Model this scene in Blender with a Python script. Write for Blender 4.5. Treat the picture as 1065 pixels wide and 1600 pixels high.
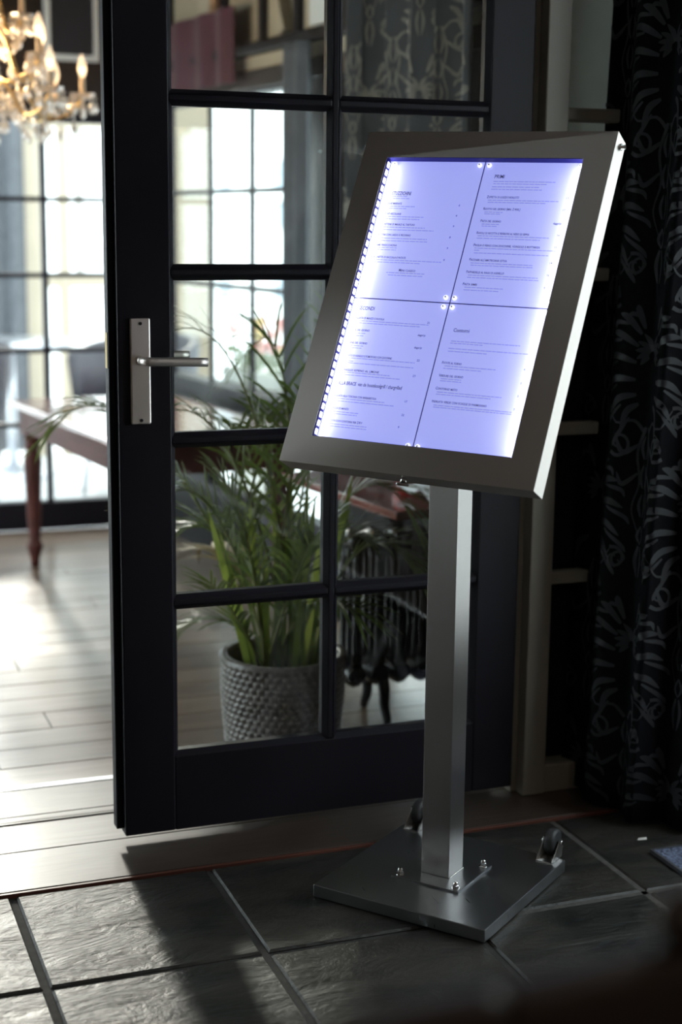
import bpy, bmesh, math, random
from math import sin, cos, pi, radians, sqrt, atan2
from mathutils import Vector, Matrix

# ------------------------------------------------------------------ camera, sky, exposure
scene = bpy.context.scene
for o in list(bpy.data.objects):
    bpy.data.objects.remove(o, do_unlink=True)
col = scene.collection

cam_d = bpy.data.cameras.new('camera')
cam = bpy.data.objects.new('camera', cam_d)
col.objects.link(cam)
_r = Vector((0.93668772, -0.35001782, 0.01018071))
_u = Vector((0.05548617, 0.17706848, 0.98263322))
_f = Vector((0.34574182, 0.91985558, -0.18527901))
cam.matrix_world = Matrix(((_r.x, _u.x, -_f.x, -0.6371), (_r.y, _u.y, -_f.y, -2.9350), (_r.z, _u.z, -_f.z, 1.2681), (0, 0, 0, 1)))
cam_d.sensor_fit = 'VERTICAL'
cam_d.sensor_height = 36.0
cam_d.sensor_width = 24.0
cam_d.lens = 2389.0 / 1600 * 36.0
cam_d.clip_start = 0.05
cam_d.dof.use_dof = True
cam_d.dof.focus_distance = 2.84
cam_d.dof.aperture_fstop = 2.2
scene.camera = cam

world = bpy.data.worlds.new('daylight_sky')
scene.world = world
world.use_nodes = True
wn = world.node_tree.nodes
wn['Background'].inputs[0].default_value = (0.86, 0.95, 1.0, 1)
wn['Background'].inputs[1].default_value = 6.0

sun_d = bpy.data.lights.new('sun', 'SUN')
sun = bpy.data.objects.new('sun', sun_d)
col.objects.link(sun)
sun_d.energy = 2.8
sun_d.angle = radians(4)
sun_d.color = (1.0, 0.93, 0.84)
SUN_DIR = Vector((-0.05, -1.0, -0.36))
sun.rotation_euler = SUN_DIR.to_track_quat('-Z', 'Y').to_euler()

vs = scene.view_settings
vs.view_transform = 'Standard'
vs.look = 'None'
vs.gamma = 1.0
vs.use_curve_mapping = False
vs.exposure = 0.0

def portal(loc, direction, sx, sy):
    d = bpy.data.lights.new('window_portal', 'AREA')
    d.shape = 'RECTANGLE'
    d.size, d.size_y = sx, sy
    d.cycles.is_portal = True
    o = bpy.data.objects.new('window_portal', d)
    col.objects.link(o)
    o.location = loc
    o.rotation_euler = Vector(direction).to_track_quat('-Z', 'Y').to_euler()

# ------------------------------------------------------------------ helpers
random.seed(7)

def prop(o, label=None, cat=None, group=None, kind=None):
    if label: o['label'] = label
    if cat: o['category'] = cat
    if group: o['group'] = group
    if kind: o['kind'] = kind
    return o

def empty(name, loc=(0, 0, 0), rz=0.0, label=None, cat=None, group=None, parent=None):
    o = bpy.data.objects.new(name, None)
    o.empty_display_size = 0.05
    col.objects.link(o)
    o.location = loc
    o.rotation_euler = (0, 0, rz)
    if parent: o.parent = parent
    prop(o, label, cat, group)
    return o

def link(name, mesh, parent=None, loc=(0, 0, 0), rot=(0, 0, 0), label=None, cat=None, group=None, kind=None):
    o = bpy.data.objects.new(name, mesh)
    col.objects.link(o)
    o.location = loc
    o.rotation_euler = rot
    if parent: o.parent = parent
    prop(o, label, cat, group, kind)
    return o

class MB:
    """collects geometry and links it as one mesh object"""
    def __init__(self):
        self.v, self.f, self.sm = [], [], []
    def add(self, vs_, fs_, smooth=False):
        n = len(self.v)
        self.v += [tuple(x) for x in vs_]
        self.f += [tuple(i + n for i in f) for f in fs_]
        self.sm += [smooth] * len(fs_)
        return self
    def box(self, x0, y0, z0, x1, y1, z1):
        x0, x1 = min(x0, x1), max(x0, x1); y0, y1 = min(y0, y1), max(y0, y1); z0, z1 = min(z0, z1), max(z0, z1)
        p = [(x0, y0, z0), (x1, y0, z0), (x1, y1, z0), (x0, y1, z0), (x0, y0, z1), (x1, y0, z1), (x1, y1, z1), (x0, y1, z1)]
        return self.add(p, [(0, 3, 2, 1), (4, 5, 6, 7), (0, 1, 5, 4), (1, 2, 6, 5), (2, 3, 7, 6), (3, 0, 4, 7)])
    def bar(self, a, b, w, h, up=(0, 0, 1)):
        a, b = Vector(a), Vector(b)
        d = (b - a).normalized()
        u = Vector(up)
        s = d.cross(u)
        if s.length < 1e-5: s = d.cross(Vector((1, 0, 0)))
        s.normalize(); u = s.cross(d)
        p = []
        for q in (a, b):
            for i, j in ((-1, -1), (1, -1), (1, 1), (-1, 1)):
                p.append(q + s * (w / 2 * i) + u * (h / 2 * j))
        return self.add(p, [(3, 2, 1, 0), (4, 5, 6, 7), (0, 1, 5, 4), (1, 2, 6, 5), (2, 3, 7, 6), (3, 0, 4, 7)])
    def prism(self, poly, z0, z1):
        n = len(poly)
        p = [(x, y, z0) for x, y in poly] + [(x, y, z1) for x, y in poly]
        fs = [tuple(range(n - 1, -1, -1)), tuple(range(n, 2 * n))] + [(i, (i + 1) % n, n + (i + 1) % n, n + i) for i in range(n)]
        return self.add(p, fs)
    def tube(self, path, rad, seg=8, caps=True):
        path = [Vector(q) for q in path]
        n = len(path)
        rads = rad if isinstance(rad, (list, tuple)) else [rad] * n
        p, fs = [], []
        nrm = None
        for i, q in enumerate(path):
            t = (path[min(i + 1, n - 1)] - path[max(i - 1, 0)])
            if t.length < 1e-9: t = Vector((0, 0, 1))
            t.normalize()
            if nrm is None:
                nrm = t.orthogonal().normalized()
            else:
                nrm = nrm - t * nrm.dot(t)
                nrm = nrm.normalized() if nrm.length > 1e-6 else t.orthogonal().normalized()
            b = t.cross(nrm)
            for k in range(seg):
                a = 2 * pi * k / seg
                p.append(q + (nrm * cos(a) + b * sin(a)) * rads[i])
        for i in range(n - 1):
            for k in range(seg):
                k2 = (k + 1) % seg
                fs.append((i * seg + k, i * seg + k2, (i + 1) * seg + k2, (i + 1) * seg + k))
        self.add(p, fs, True)
        if caps:
            m = len(self.v) - n * seg
            self.f += [tuple(m + k for k in range(seg - 1, -1, -1)), tuple(m + (n - 1) * seg + k for k in range(seg))]
            self.sm += [False, False]
        return self
    def lathe(self, prof, seg=20, c=(0, 0, 0), smooth=True):
        p, fs = [], []
        n = len(prof)
        for r, z in prof:
            for k in range(seg):
                a = 2 * pi * k / seg
                p.append((c[0] + r * cos(a), c[1] + r * sin(a), c[2] + z))
        for i in range(n - 1):
            for k in range(seg):
                k2 = (k + 1) % seg
                fs.append((i * seg + k, i * seg + k2, (i + 1) * seg + k2, (i + 1) * seg + k))
        self.add(p, fs, smooth)
        m = len(self.v) - n * seg
        self.f += [tuple(m + k for k in range(seg - 1, -1, -1)), tuple(m + (n - 1) * seg + k for k in range(seg))]
        self.sm += [False, False]
        return self
    def ball(self, c, r, seg=12, rings=8, sz=1.0):
        prof = [(max(1e-4, r * sin(pi * i / rings)), -r * sz * cos(pi * i / rings)) for i in range(rings + 1)]
        return self.lathe(prof, seg, c)
    def xf(self, M):
        self.v = [tuple(M @ Vector(q)) for q in self.v]
        return self
    def mesh(self, name, mat):
        me = bpy.data.meshes.new(name)
        me.from_pydata(self.v, [], self.f)
        me.polygons.foreach_set('use_smooth', self.sm)
        me.materials.append(mat)
        me.update()
        return me
    def build(self, name, mat, parent=None, bevel=0.0, loc=(0, 0, 0), rot=(0, 0, 0), label=None, cat=None, group=None, kind=None):
        o = link(name, self.mesh(name, mat), parent, loc, rot, label, cat, group, kind)
        if bevel:
            b = o.modifiers.new('bevel', 'BEVEL')
            b.width = bevel; b.segments = 2; b.limit_method = 'ANGLE'; b.angle_limit = radians(40)
        return o

def copy_tree(o, parent=None, loc=None, rz=None, label=None):
    c = o.copy()
    col.objects.link(c)
    if parent: c.parent = parent
    if loc is not None: c.location = loc
    if rz is not None: c.rotation_euler = (0, 0, rz)
    if label: c['label'] = label
    for ch in list(o.children):
        copy_tree(ch, c)
    return c

def bez(a, b, c, n):
    a, b, c = Vector(a), Vector(b), Vector(c)
    return [a * (1 - t) ** 2 + b * 2 * t * (1 - t) + c * t * t for t in [i / (n - 1) for i in range(n)]]

def catmull(pts, n=6):
    P = [Vector(p) for p in pts]
    P = [P[0] * 2 - P[1]] + P + [P[-1] * 2 - P[-2]]
    out = []
    for i in range(1, len(P) - 2):
        for k in range(n):
            t = k / n
            p0, p1, p2, p3 = P[i - 1], P[i], P[i + 1], P[i + 2]
            out.append(0.5 * ((2 * p1) + (p2 - p0) * t + (2 * p0 - 5 * p1 + 4 * p2 - p3) * t * t + (-p0 + 3 * p1 - 3 * p2 + p3) * t ** 3))
    out.append(P[-2])
    return out

# ------------------------------------------------------------------ materials
def pmat(name, color, rough=0.5, metal=0.0, var=0.0, scale=8.0, stretch=(1, 1, 1), bump=0.0, bscale=None, bdist=0.002,
         spec=0.5, coat=0.0, emit=None, estr=0.0, color2=None, detail=6.0, trans=0.0, rvar=0.0, sheen=0.0, alpha=None):
    m = bpy.data.materials.new(name)
    m.use_nodes = True
    nt = m.node_tree
    b = nt.nodes['Principled BSDF']
    b.inputs['Base Color'].default_value = (*color, 1)
    b.inputs['Roughness'].default_value = rough
    b.inputs['Metallic'].default_value = metal
    b.inputs['Specular IOR Level'].default_value = spec
    b.inputs['Coat Weight'].default_value = coat
    b.inputs['Sheen Weight'].default_value = sheen
    b.inputs['Transmission Weight'].default_value = trans
    if emit:
        b.inputs['Emission Color'].default_value = (*emit, 1)
        b.inputs['Emission Strength'].default_value = estr
    if var or bump or color2 or rvar:
        tc = nt.nodes.new('ShaderNodeTexCoord')
        geo = nt.nodes.new('ShaderNodeNewGeometry')
        mp = nt.nodes.new('ShaderNodeMapping')
        mp.inputs['Scale'].default_value = stretch
        nt.links.new(geo.outputs['Position'], mp.inputs['Vector'])
        nz = nt.nodes.new('ShaderNodeTexNoise')
        nz.inputs['Scale'].default_value = scale
        nz.inputs['Detail'].default_value = detail
        nt.links.new(mp.outputs[0], nz.inputs['Vector'])
        if var or color2:
            cr = nt.nodes.new('ShaderNodeValToRGB')
            c1 = tuple(c * (1 - var) for c in color)
            c2 = color2 if color2 else tuple(min(1, c * (1 + var)) for c in color)
            cr.color_ramp.elements[0].position = 0.3
            cr.color_ramp.elements[1].position = 0.7
            cr.color_ramp.elements[0].color = (*c1, 1)
            cr.color_ramp.elements[1].color = (*c2, 1)
            nt.links.new(nz.outputs['Fac'], cr.inputs[0])
            nt.links.new(cr.outputs[0], b.inputs['Base Color'])
        if rvar:
            mr = nt.nodes.new('ShaderNodeMapRange')
            mr.inputs['To Min'].default_value = max(0.02, rough - rvar)
            mr.inputs['To Max'].default_value = min(1, rough + rvar)
            nt.links.new(nz.outputs['Fac'], mr.inputs['Value'])
            nt.links.new(mr.outputs[0], b.inputs['Roughness'])
        if bump:
            n2 = nt.nodes.new('ShaderNodeTexNoise')
            n2.inputs['Scale'].default_value = bscale or scale
            n2.inputs['Detail'].default_value = detail
            nt.links.new(mp.outputs[0], n2.inputs['Vector'])
            bp = nt.nodes.new('ShaderNodeBump')
            bp.inputs['Strength'].default_value = bump
            bp.inputs['Distance'].default_value = bdist
            nt.links.new(n2.outputs['Fac'], bp.inputs['Height'])
            nt.links.new(bp.outputs[0], b.inputs['Normal'])
    return m

def glassmat(name, tint=(1, 1, 1), rough=0.02, ior=1.45, dirt=0.0, base=0.02):
    m = bpy.data.materials.new(name)
    m.use_nodes = True
    nt = m.node_tree
    nt.nodes.remove(nt.nodes['Principled BSDF'])
    out = nt.nodes['Material Output']
    tr = nt.nodes.new('ShaderNodeBsdfTransparent'); tr.inputs[0].default_value = (*tint, 1)
    gl = nt.nodes.new('ShaderNodeBsdfGlossy'); gl.inputs['Roughness'].default_value = rough
    lw = nt.nodes.new('ShaderNodeLayerWeight')
    pw = nt.nodes.new('ShaderNodeMath'); pw.operation = 'POWER'; pw.inputs[1].default_value = 6.0
    nt.links.new(lw.outputs['Facing'], pw.inputs[0])
    fr = nt.nodes.new('ShaderNodeMath'); fr.operation = 'MULTIPLY_ADD'
    f0 = ((ior - 1) / (ior + 1)) ** 2
    fr.inputs[1].default_value = 1 - f0; fr.inputs[2].default_value = f0
    nt.links.new(pw.outputs[0], fr.inputs[0])
    mx = nt.nodes.new('ShaderNodeMixShader')
    nt.links.new(fr.outputs[0], mx.inputs[0])
    nt.links.new(tr.outputs[0], mx.inputs[1]); nt.links.new(gl.outputs[0], mx.inputs[2])
    last = mx
    if dirt:
        df = nt.nodes.new('ShaderNodeBsdfDiffuse'); df.inputs[0].default_value = (0.8, 0.8, 0.85, 1)
        geo = nt.nodes.new('ShaderNodeNewGeometry')
        mp = nt.nodes.new('ShaderNodeMapping'); mp.inputs['Scale'].default_value = (9, 9, 3)
        nz = nt.nodes.new('ShaderNodeTexNoise'); nz.inputs['Scale'].default_value = 1.6; nz.inputs['Detail'].default_value = 5; nz.inputs['Distortion'].default_value = 1.2
        nt.links.new(geo.outputs['Position'], mp.inputs[0]); nt.links.new(mp.outputs[0], nz.inputs['Vector'])
        mr = nt.nodes.new('ShaderNodeMapRange')
        mr.inputs['From Min'].default_value = 0.5; mr.inputs['From Max'].default_value = 0.8
        mr.inputs['To Min'].default_value = 0.0; mr.inputs['To Max'].default_value = dirt
        nt.links.new(nz.outputs['Fac'], mr.inputs['Value'])
        m2 = nt.nodes.new('ShaderNodeMixShader')
        nt.links.new(mr.outputs[0], m2.inputs[0]); nt.links.new(mx.outputs[0], m2.inputs[1]); nt.links.new(df.outputs[0], m2.inputs[2])
        last = m2
    nt.links.new(last.outputs[0], out.inputs['Surface'])
    return m

def crystalmat(name, tint):
    m = bpy.data.materials.new(name)
    m.use_nodes = True
    nt = m.node_tree
    nt.nodes.remove(nt.nodes['Principled BSDF'])
    out = nt.nodes['Material Output']
    tr = nt.nodes.new('ShaderNodeBsdfTranslucent'); tr.inputs[0].default_value = (*tint, 1)
    t2 = nt.nodes.new('ShaderNodeBsdfRefraction'); t2.inputs['IOR'].default_value = 1.5; t2.inputs['Roughness'].default_value = 0.0
    gl = nt.nodes.new('ShaderNodeBsdfGlossy'); gl.inputs['Roughness'].default_value = 0.05
    a = nt.nodes.new('ShaderNodeMixShader'); a.inputs[0].default_value = 0.45
    b = nt.nodes.new('ShaderNodeMixShader'); b.inputs[0].default_value = 0.35
    nt.links.new(tr.outputs[0], a.inputs[1]); nt.links.new(t2.outputs[0], a.inputs[2])
    nt.links.new(a.outputs[0], b.inputs[1]); nt.links.new(gl.outputs[0], b.inputs[2])
    nt.links.new(b.outputs[0], out.inputs['Surface'])
    return m

def slatemat():
    m = pmat('slate', (0.055, 0.052, 0.046), 0.42, spec=0.38)
    nt = m.node_tree; b = nt.nodes['Principled BSDF']
    geo = nt.nodes.new('ShaderNodeNewGeometry'); oi = nt.nodes.new('ShaderNodeObjectInfo')
    n1 = nt.nodes.new('ShaderNodeTexNoise'); n1.inputs['Scale'].default_value = 7; n1.inputs['Detail'].default_value = 8; n1.inputs['Roughness'].default_value = 0.62
    n1.inputs['Distortion'].default_value = 0.6
    n2 = nt.nodes.new('ShaderNodeTexNoise'); n2.inputs['Scale'].default_value = 16; n2.inputs['Detail'].default_value = 9; n2.inputs['Roughness'].default_value = 0.6; n2.inputs['Distortion'].default_value = 1.1
    vec = nt.nodes.new('ShaderNodeVectorMath'); vec.operation = 'MULTIPLY_ADD'
    cmb = nt.nodes.new('ShaderNodeCombineXYZ')
    for k in range(3): nt.links.new(oi.outputs['Random'], cmb.inputs[k])
    vec.inputs[1].default_value = (40, 40, 40)
    nt.links.new(cmb.outputs[0], vec.inputs[0]); nt.links.new(geo.outputs['Position'], vec.inputs[2])
    mp = nt.nodes.new('ShaderNodeMapping'); mp.inputs['Scale'].default_value = (0.75, 1.5, 1)
    nt.links.new(vec.outputs[0], mp.inputs[0])
    nt.links.new(mp.outputs[0], n1.inputs['Vector']); nt.links.new(mp.outputs[0], n2.inputs['Vector'])
    cr = nt.nodes.new('ShaderNodeValToRGB')
    cr.color_ramp.elements[0].position = 0.32; cr.color_ramp.elements[0].color = (0.009, 0.010, 0.010, 1)
    cr.color_ramp.elements[1].position = 0.7; cr.color_ramp.elements[1].color = (0.046, 0.042, 0.036, 1)
    nt.links.new(n1.outputs['Fac'], cr.inputs[0]); nt.links.new(cr.outputs[0], b.inputs['Base Color'])
    mr = nt.nodes.new('ShaderNodeMapRange'); mr.inputs['To Min'].default_value = 0.25; mr.inputs['To Max'].default_value = 0.55
    nt.links.new(n2.outputs['Fac'], mr.inputs['Value']); nt.links.new(mr.outputs[0], b.inputs['Roughness'])
    ad = nt.nodes.new('ShaderNodeMath'); ad.operation = 'MULTIPLY_ADD'; ad.inputs[1].default_value = 0.35
    nt.links.new(n2.outputs['Fac'], ad.inputs[0]); nt.links.new(n1.outputs['Fac'], ad.inputs[2])
    bp = nt.nodes.new('ShaderNodeBump'); bp.inputs['Strength'].default_value = 0.75; bp.inputs['Distance'].default_value = 0.012
    nt.links.new(ad.outputs[0], bp.inputs['Height']); nt.links.new(bp.outputs[0], b.inputs['Normal'])
    return m

def woodmat(name, c1, c2, rough, scale=3.0, stretch=(1, 8, 8), bump=0.15, coat=0.0, rnd=0.25):
    m = pmat(name, c1, rough, coat=coat)
    nt = m.node_tree; b = nt.nodes['Principled BSDF']
    geo = nt.nodes.new('ShaderNodeNewGeometry'); oi = nt.nodes.new('ShaderNodeObjectInfo')
    cmb = nt.nodes.new('ShaderNodeCombineXYZ')
    for k in range(3): nt.links.new(oi.outputs['Random'], cmb.inputs[k])
    vec = nt.nodes.new('ShaderNodeVectorMath'); vec.operation = 'MULTIPLY_ADD'; vec.inputs[1].default_value = (13, 17, 11)
    nt.links.new(cmb.outputs[0], vec.inputs[0]); nt.links.new(geo.outputs['Position'], vec.inputs[2])
    mp = nt.nodes.new('ShaderNodeMapping'); mp.inputs['Scale'].default_value = stretch
    nt.links.new(vec.outputs[0], mp.inputs[0])
    nz = nt.nodes.new('ShaderNodeTexNoise'); nz.inputs['Scale'].default_value = scale; nz.inputs['Detail'].default_value = 8; nz.inputs['Distortion'].default_value = 0.8
    nt.links.new(mp.outputs[0], nz.inputs['Vector'])
    cr = nt.nodes.new('ShaderNodeValToRGB')
    cr.color_ramp.elements[0].position = 0.28; cr.color_ramp.elements[0].color = (*c1, 1)
    cr.color_ramp.elements[1].position = 0.72; cr.color_ramp.elements[1].color = (*c2, 1)
    nt.links.new(nz.outputs['Fac'], cr.inputs[0])
    hs = nt.nodes.new('ShaderNodeHueSaturation')
    mr = nt.nodes.new('ShaderNodeMapRange'); mr.inputs['To Min'].default_value = 1 - rnd; mr.inputs['To Max'].default_value = 1 + rnd
    nt.links.new(oi.outputs['Random'], mr.inputs['Value']); nt.links.new(mr.outputs[0], hs.inputs['Value'])
    nt.links.new(cr.outputs[0], hs.inputs['Color']); nt.links.new(hs.outputs[0], b.inputs['Base Color'])
    bp = nt.nodes.new('ShaderNodeBump'); bp.inputs['Strength'].default_value = bump; bp.inputs['Distance'].default_value = 0.003
    nt.links.new(nz.outputs['Fac'], bp.inputs['Height']); nt.links.new(bp.outputs[0], b.inputs['Normal'])
    return m

M = {}
M['slate'] = slatemat()
M['grout'] = pmat('grout', (0.030, 0.028, 0.026), 0.9, var=0.3, scale=60, bump=0.4, bdist=0.003)
M['grout_light'] = pmat('light_grout', (0.065, 0.06, 0.055), 0.9, var=0.3, scale=60, bump=0.4, bdist=0.003)
M['floorwood'] = woodmat('floor_wood', (0.13, 0.085, 0.058), (0.22, 0.155, 0.112), 0.32, coat=0.45)
M['floorwood'].node_tree.nodes['Principled BSDF'].inputs['Coat Roughness'].default_value = 0.24
M['threshwood'] = woodmat('threshold_wood', (0.040, 0.026, 0.020), (0.070, 0.050, 0.040), 0.40, scale=5, rnd=0.1, coat=0.45)
M['threshwood'].node_tree.nodes['Principled BSDF'].inputs['Coat Roughness'].default_value = 0.22
M['nosing'] = woodmat('threshold_nosing', (0.09, 0.03, 0.02), (0.14, 0.05, 0.035), 0.4)
M['alu'] = pmat('aluminium', (0.62, 0.64, 0.68), 0.35, 1.0, rvar=0.1, scale=30)
M['blackpaint'] = pmat('black_paint', (0.0105, 0.0090, 0.0140), 0.45, spec=0.22, var=0.15, scale=5, bump=0.08, bscale=40, bdist=0.001, rvar=0.06)
M['darkwood'] = woodmat('dark_wood', (0.018, 0.012, 0.009), (0.045, 0.028, 0.02), 0.4)
M['blackwood'] = pmat('black_wood', (0.009, 0.008, 0.010), 0.5, rvar=0.1, scale=8, spec=0.2)
M['cream'] = pmat('cream_paint', (0.235, 0.21, 0.175), 0.45, var=0.06, scale=4)
M['creambright'] = pmat('cream_render', (0.50, 0.44, 0.34), 0.8, var=0.05, scale=3)
M['pier'] = pmat('sandy_render', (0.27, 0.225, 0.165), 0.85, var=0.06, scale=3)
M['beige'] = pmat('beige_plaster', (0.44, 0.38, 0.28), 0.8, var=0.1, scale=4)
M['wallwarm'] = pmat('warm_plaster', (0.56, 0.49, 0.43), 0.85, var=0.08, scale=3)
M['wallwhite'] = pmat('white_plaster', (0.86, 0.87, 0.86), 0.85, var=0.04, scale=3)
M['ceil'] = pmat('ceiling_paint', (0.55, 0.50, 0.46), 0.85, var=0.06, scale=3)
M['glass'] = glassmat('clear_glass', (0.97, 0.99, 0.98), dirt=0.035)
M['glassclean'] = glassmat('window_glass', (0.97, 0.99, 0.98))
M['steel'] = pmat('brushed_steel', (0.52, 0.50, 0.485), 0.43, 1.0, rvar=0.05, scale=6, stretch=(3, 3, 60), bump=0.05, bscale=40, bdist=0.0004)
M['steelflat'] = pmat('brushed_plate_steel', (0.40, 0.41, 0.43), 0.30, 1.0, rvar=0.06, scale=8, stretch=(40, 3, 3), bump=0.04, bscale=30, bdist=0.0004)
M['frame'] = pmat('brushed_frame_steel', (0.50, 0.465, 0.44), 0.52, 1.0, rvar=0.04, scale=10, bump=0.04, bscale=60, bdist=0.0003)
def aniso(m, amount, uv=False):
    nt = m.node_tree; b = nt.nodes['Principled BSDF']
    t = nt.nodes.new('ShaderNodeTangent')
    if uv: t.direction_type = 'UV_MAP'; t.uv_map = 'grain'
    else: t.direction_type = 'RADIAL'; t.axis = 'Z'
    b.inputs['Anisotropic'].default_value = amount
    nt.links.new(t.outputs[0], b.inputs['Tangent'])
aniso(M['steel'], 0.9)
aniso(M['frame'], 0.6, True)
M['chrome'] = pmat('chrome', (0.75, 0.75, 0.76), 0.10, 1.0)
M['nickel'] = pmat('satin_nickel', (0.86, 0.80, 0.76), 0.44, 1.0, rvar=0.04, scale=40)
M['brass'] = pmat('brass', (0.45, 0.34, 0.16), 0.4, 1.0, rvar=0.1, scale=40)
M['rubber'] = pmat('rubber', (0.025, 0.025, 0.028), 0.55, rvar=0.1, scale=50)
M['page'] = pmat('backlit_paper', (0.62, 0.62, 0.66), 0.7, emit=(0.33, 0.37, 0.98), estr=0.80, bump=0.3, bscale=6, scale=6, bdist=0.01)
M['ink'] = pmat('dark_print', (0.02, 0.02, 0.03), 0.7, emit=(0.02, 0.02, 0.07), estr=0.8)
M['inkbody'] = pmat('fine_print', (0.30, 0.30, 0.36), 0.7, emit=(0.20, 0.22, 0.56), estr=0.8)
M['led'] = pmat('led_chip', (1, 1, 1), 0.4, emit=(0.85, 0.86, 1.0), estr=7.0)
M['ledtape'] = pmat('led_tape', (0.012, 0.010, 0.16), 0.5, spec=0.2)
M['acrylic'] = pmat('lit_acrylic_sheet', (0.05, 0.05, 0.20), 0.3)
M['stud'] = pmat('clear_stud', (0.9, 0.9, 0.95), 0.15, emit=(0.75, 0.76, 1.0), estr=1.2)
M['leaf'] = pmat('palm_leaf', (0.040, 0.068, 0.020), 0.30, color2=(0.10, 0.135, 0.035), scale=14, var=0.2, rvar=0.08)
def translucent(m, colr, fac):
    nt = m.node_tree; b = nt.nodes['Principled BSDF']; out = nt.nodes['Material Output']
    t = nt.nodes.new('ShaderNodeBsdfTranslucent'); t.inputs[0].default_value = (*colr, 1)
    mx = nt.nodes.new('ShaderNodeMixShader'); mx.inputs[0].default_value = fac
    nt.links.new(b.outputs[0], mx.inputs[1]); nt.links.new(t.outputs[0], mx.inputs[2]); nt.links.new(mx.outputs[0], out.inputs['Surface'])
translucent(M['leaf'], (0.20, 0.28, 0.06), 0.26)
M['stem'] = pmat('palm_stem', (0.16, 0.19, 0.05), 0.45, color2=(0.24, 0.24, 0.08), scale=20, var=0.2)
M['leafyoung'] = pmat('young_palm_leaf', (0.11, 0.16, 0.030), 0.34, color2=(0.20, 0.25, 0.06), scale=10, var=0.2)
translucent(M['leafyoung'], (0.30, 0.38, 0.07), 0.35)
M['leafdry'] = pmat('dry_palm_leaf', (0.35, 0.26, 0.12), 0.6, var=0.2)
M['pot'] = pmat('glazed_pot', (0.17, 0.15, 0.14), 0.28, var=0.35, scale=40)
M['soil'] = pmat('potting_soil', (0.02, 0.014, 0.010), 0.95, var=0.4, scale=90, bump=0.8, bdist=0.01)
M['mahogany'] = woodmat('mahogany', (0.10, 0.025, 0.018), (0.20, 0.055, 0.04), 0.22, stretch=(4, 1, 4), coat=0.5)
M['mahogany_matt'] = woodmat('mahogany_apron', (0.055, 0.016, 0.013), (0.10, 0.030, 0.025), 0.55, stretch=(4, 1, 4))
M['mahogany_matt'].node_tree.nodes['Principled BSDF'].inputs['Specular IOR Level'].default_value = 0.25
M['iron'] = pmat('black_iron', (0.007, 0.007, 0.009), 0.20, spec=0.4, rvar=0.08, scale=30)
M['redglass'] = pmat('red_glass', (0.45, 0.01, 0.02), 0.12, coat=0.6)
M['whitecloth'] = pmat('white_cloth', (0.74, 0.76, 0.80), 0.8, var=0.03, scale=10, sheen=0.2)
M['navy'] = pmat('black_velvet', (0.0030, 0.0030, 0.0048), 0.9, var=0.2, scale=30, spec=0.15)
M['damask'] = pmat('damask_flock', (0.010, 0.011, 0.015), 0.55, var=0.25, scale=60)
M['damaskgold'] = pmat('damask_gold', (0.20, 0.175, 0.14), 0.5, var=0.25, scale=60)
M['greycurtain'] = pmat('grey_curtain', (0.10, 0.11, 0.125), 0.8, var=0.15, scale=20, sheen=0.2)
M['darkcurtain'] = pmat('dark_curtain', (0.045, 0.046, 0.050), 0.8, var=0.15, scale=20, sheen=0.2)
M['maroon'] = pmat('maroon_reflection', (0.075, 0.010, 0.025), 0.75, var=0.15, scale=20, sheen=0.2)  # colour of a reflection in the door glass
M['satin'] = pmat('grey_satin', (0.50, 0.51, 0.48), 0.30, var=0.1, scale=20)
translucent(M['satin'], (0.70, 0.72, 0.70), 0.5)  # translucent so the added drape glows like the reflected streak
M['goldarm'] = pmat('gilt_metal', (0.60, 0.43, 0.22), 0.28, 1.0, rvar=0.08, scale=30)
M['crystal'] = crystalmat('cut_crystal', (1.0, 0.92, 0.82))
M['bulbglass'] = pmat('lit_bulb_glass', (1, 0.9, 0.78), 0.12, emit=(1.0, 0.82, 0.60), estr=0.7)
M['bulbglass'].node_tree.nodes['Principled BSDF'].inputs['Alpha'].default_value = 0.5
M['filament'] = pmat('filament_glow', (1, 0.8, 0.5), 0.3, emit=(1.0, 0.66, 0.28), estr=14.0)
M['candle'] = pmat('candle_sleeve', (0.80, 0.60, 0.40), 0.5, var=0.05)
M['ventwhite'] = pmat('white_enamel', (0.80, 0.82, 0.80), 0.4)
M['ventdark'] = pmat('dark_louvre', (0.06, 0.06, 0.07), 0.5)
M['brickc'] = pmat('tan_brick', (0.40, 0.22, 0.11), 0.85, var=0.3, scale=20)
M['pavement'] = pmat('pavement', (0.66, 0.67, 0.67), 0.85, var=0.1, scale=2)
M['winblue'] = pmat('blue_window_glass', (0.20, 0.27, 0.33), 0.15)
M['wicker'] = pmat('dark_wicker', (0.030, 0.030, 0.040), 0.5, var=0.3, scale=120, bump=0.6, bscale=120, bdist=0.004)
M['cushion'] = pmat('red_cushion', (0.42, 0.05, 0.10), 0.8, var=0.1)
M['petalred'] = pmat('red_petal', (0.72, 0.05, 0.07), 0.6, var=0.2)
M['petalpink'] = pmat('pink_petal', (0.85, 0.40, 0.38), 0.6, var=0.2)
M['petalyellow'] = pmat('yellow_petal', (0.85, 0.65, 0.15), 0.6, var=0.2)
M['planter'] = pmat('planter_box', (0.55, 0.54, 0.50), 0.7)
M['mat'] = pmat('blue_grey_mat', (0.10, 0.12, 0.19), 0.95, var=0.8, scale=180, bump=1.0, bscale=180, bdist=0.004)
M['paper'] = pmat('paper_scrap', (0.75, 0.73, 0.70), 0.7)
M['fill_lens'] = pmat('fill_lamp_lens', (1, 1, 1), 0.4, emit=(1.0, 0.82, 0.58), estr=9.0)  # glowing lens of the added fill lamps

# ================================================================== THE SETTING
PITCH, JOINT = 0.386, 0.013
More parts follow.
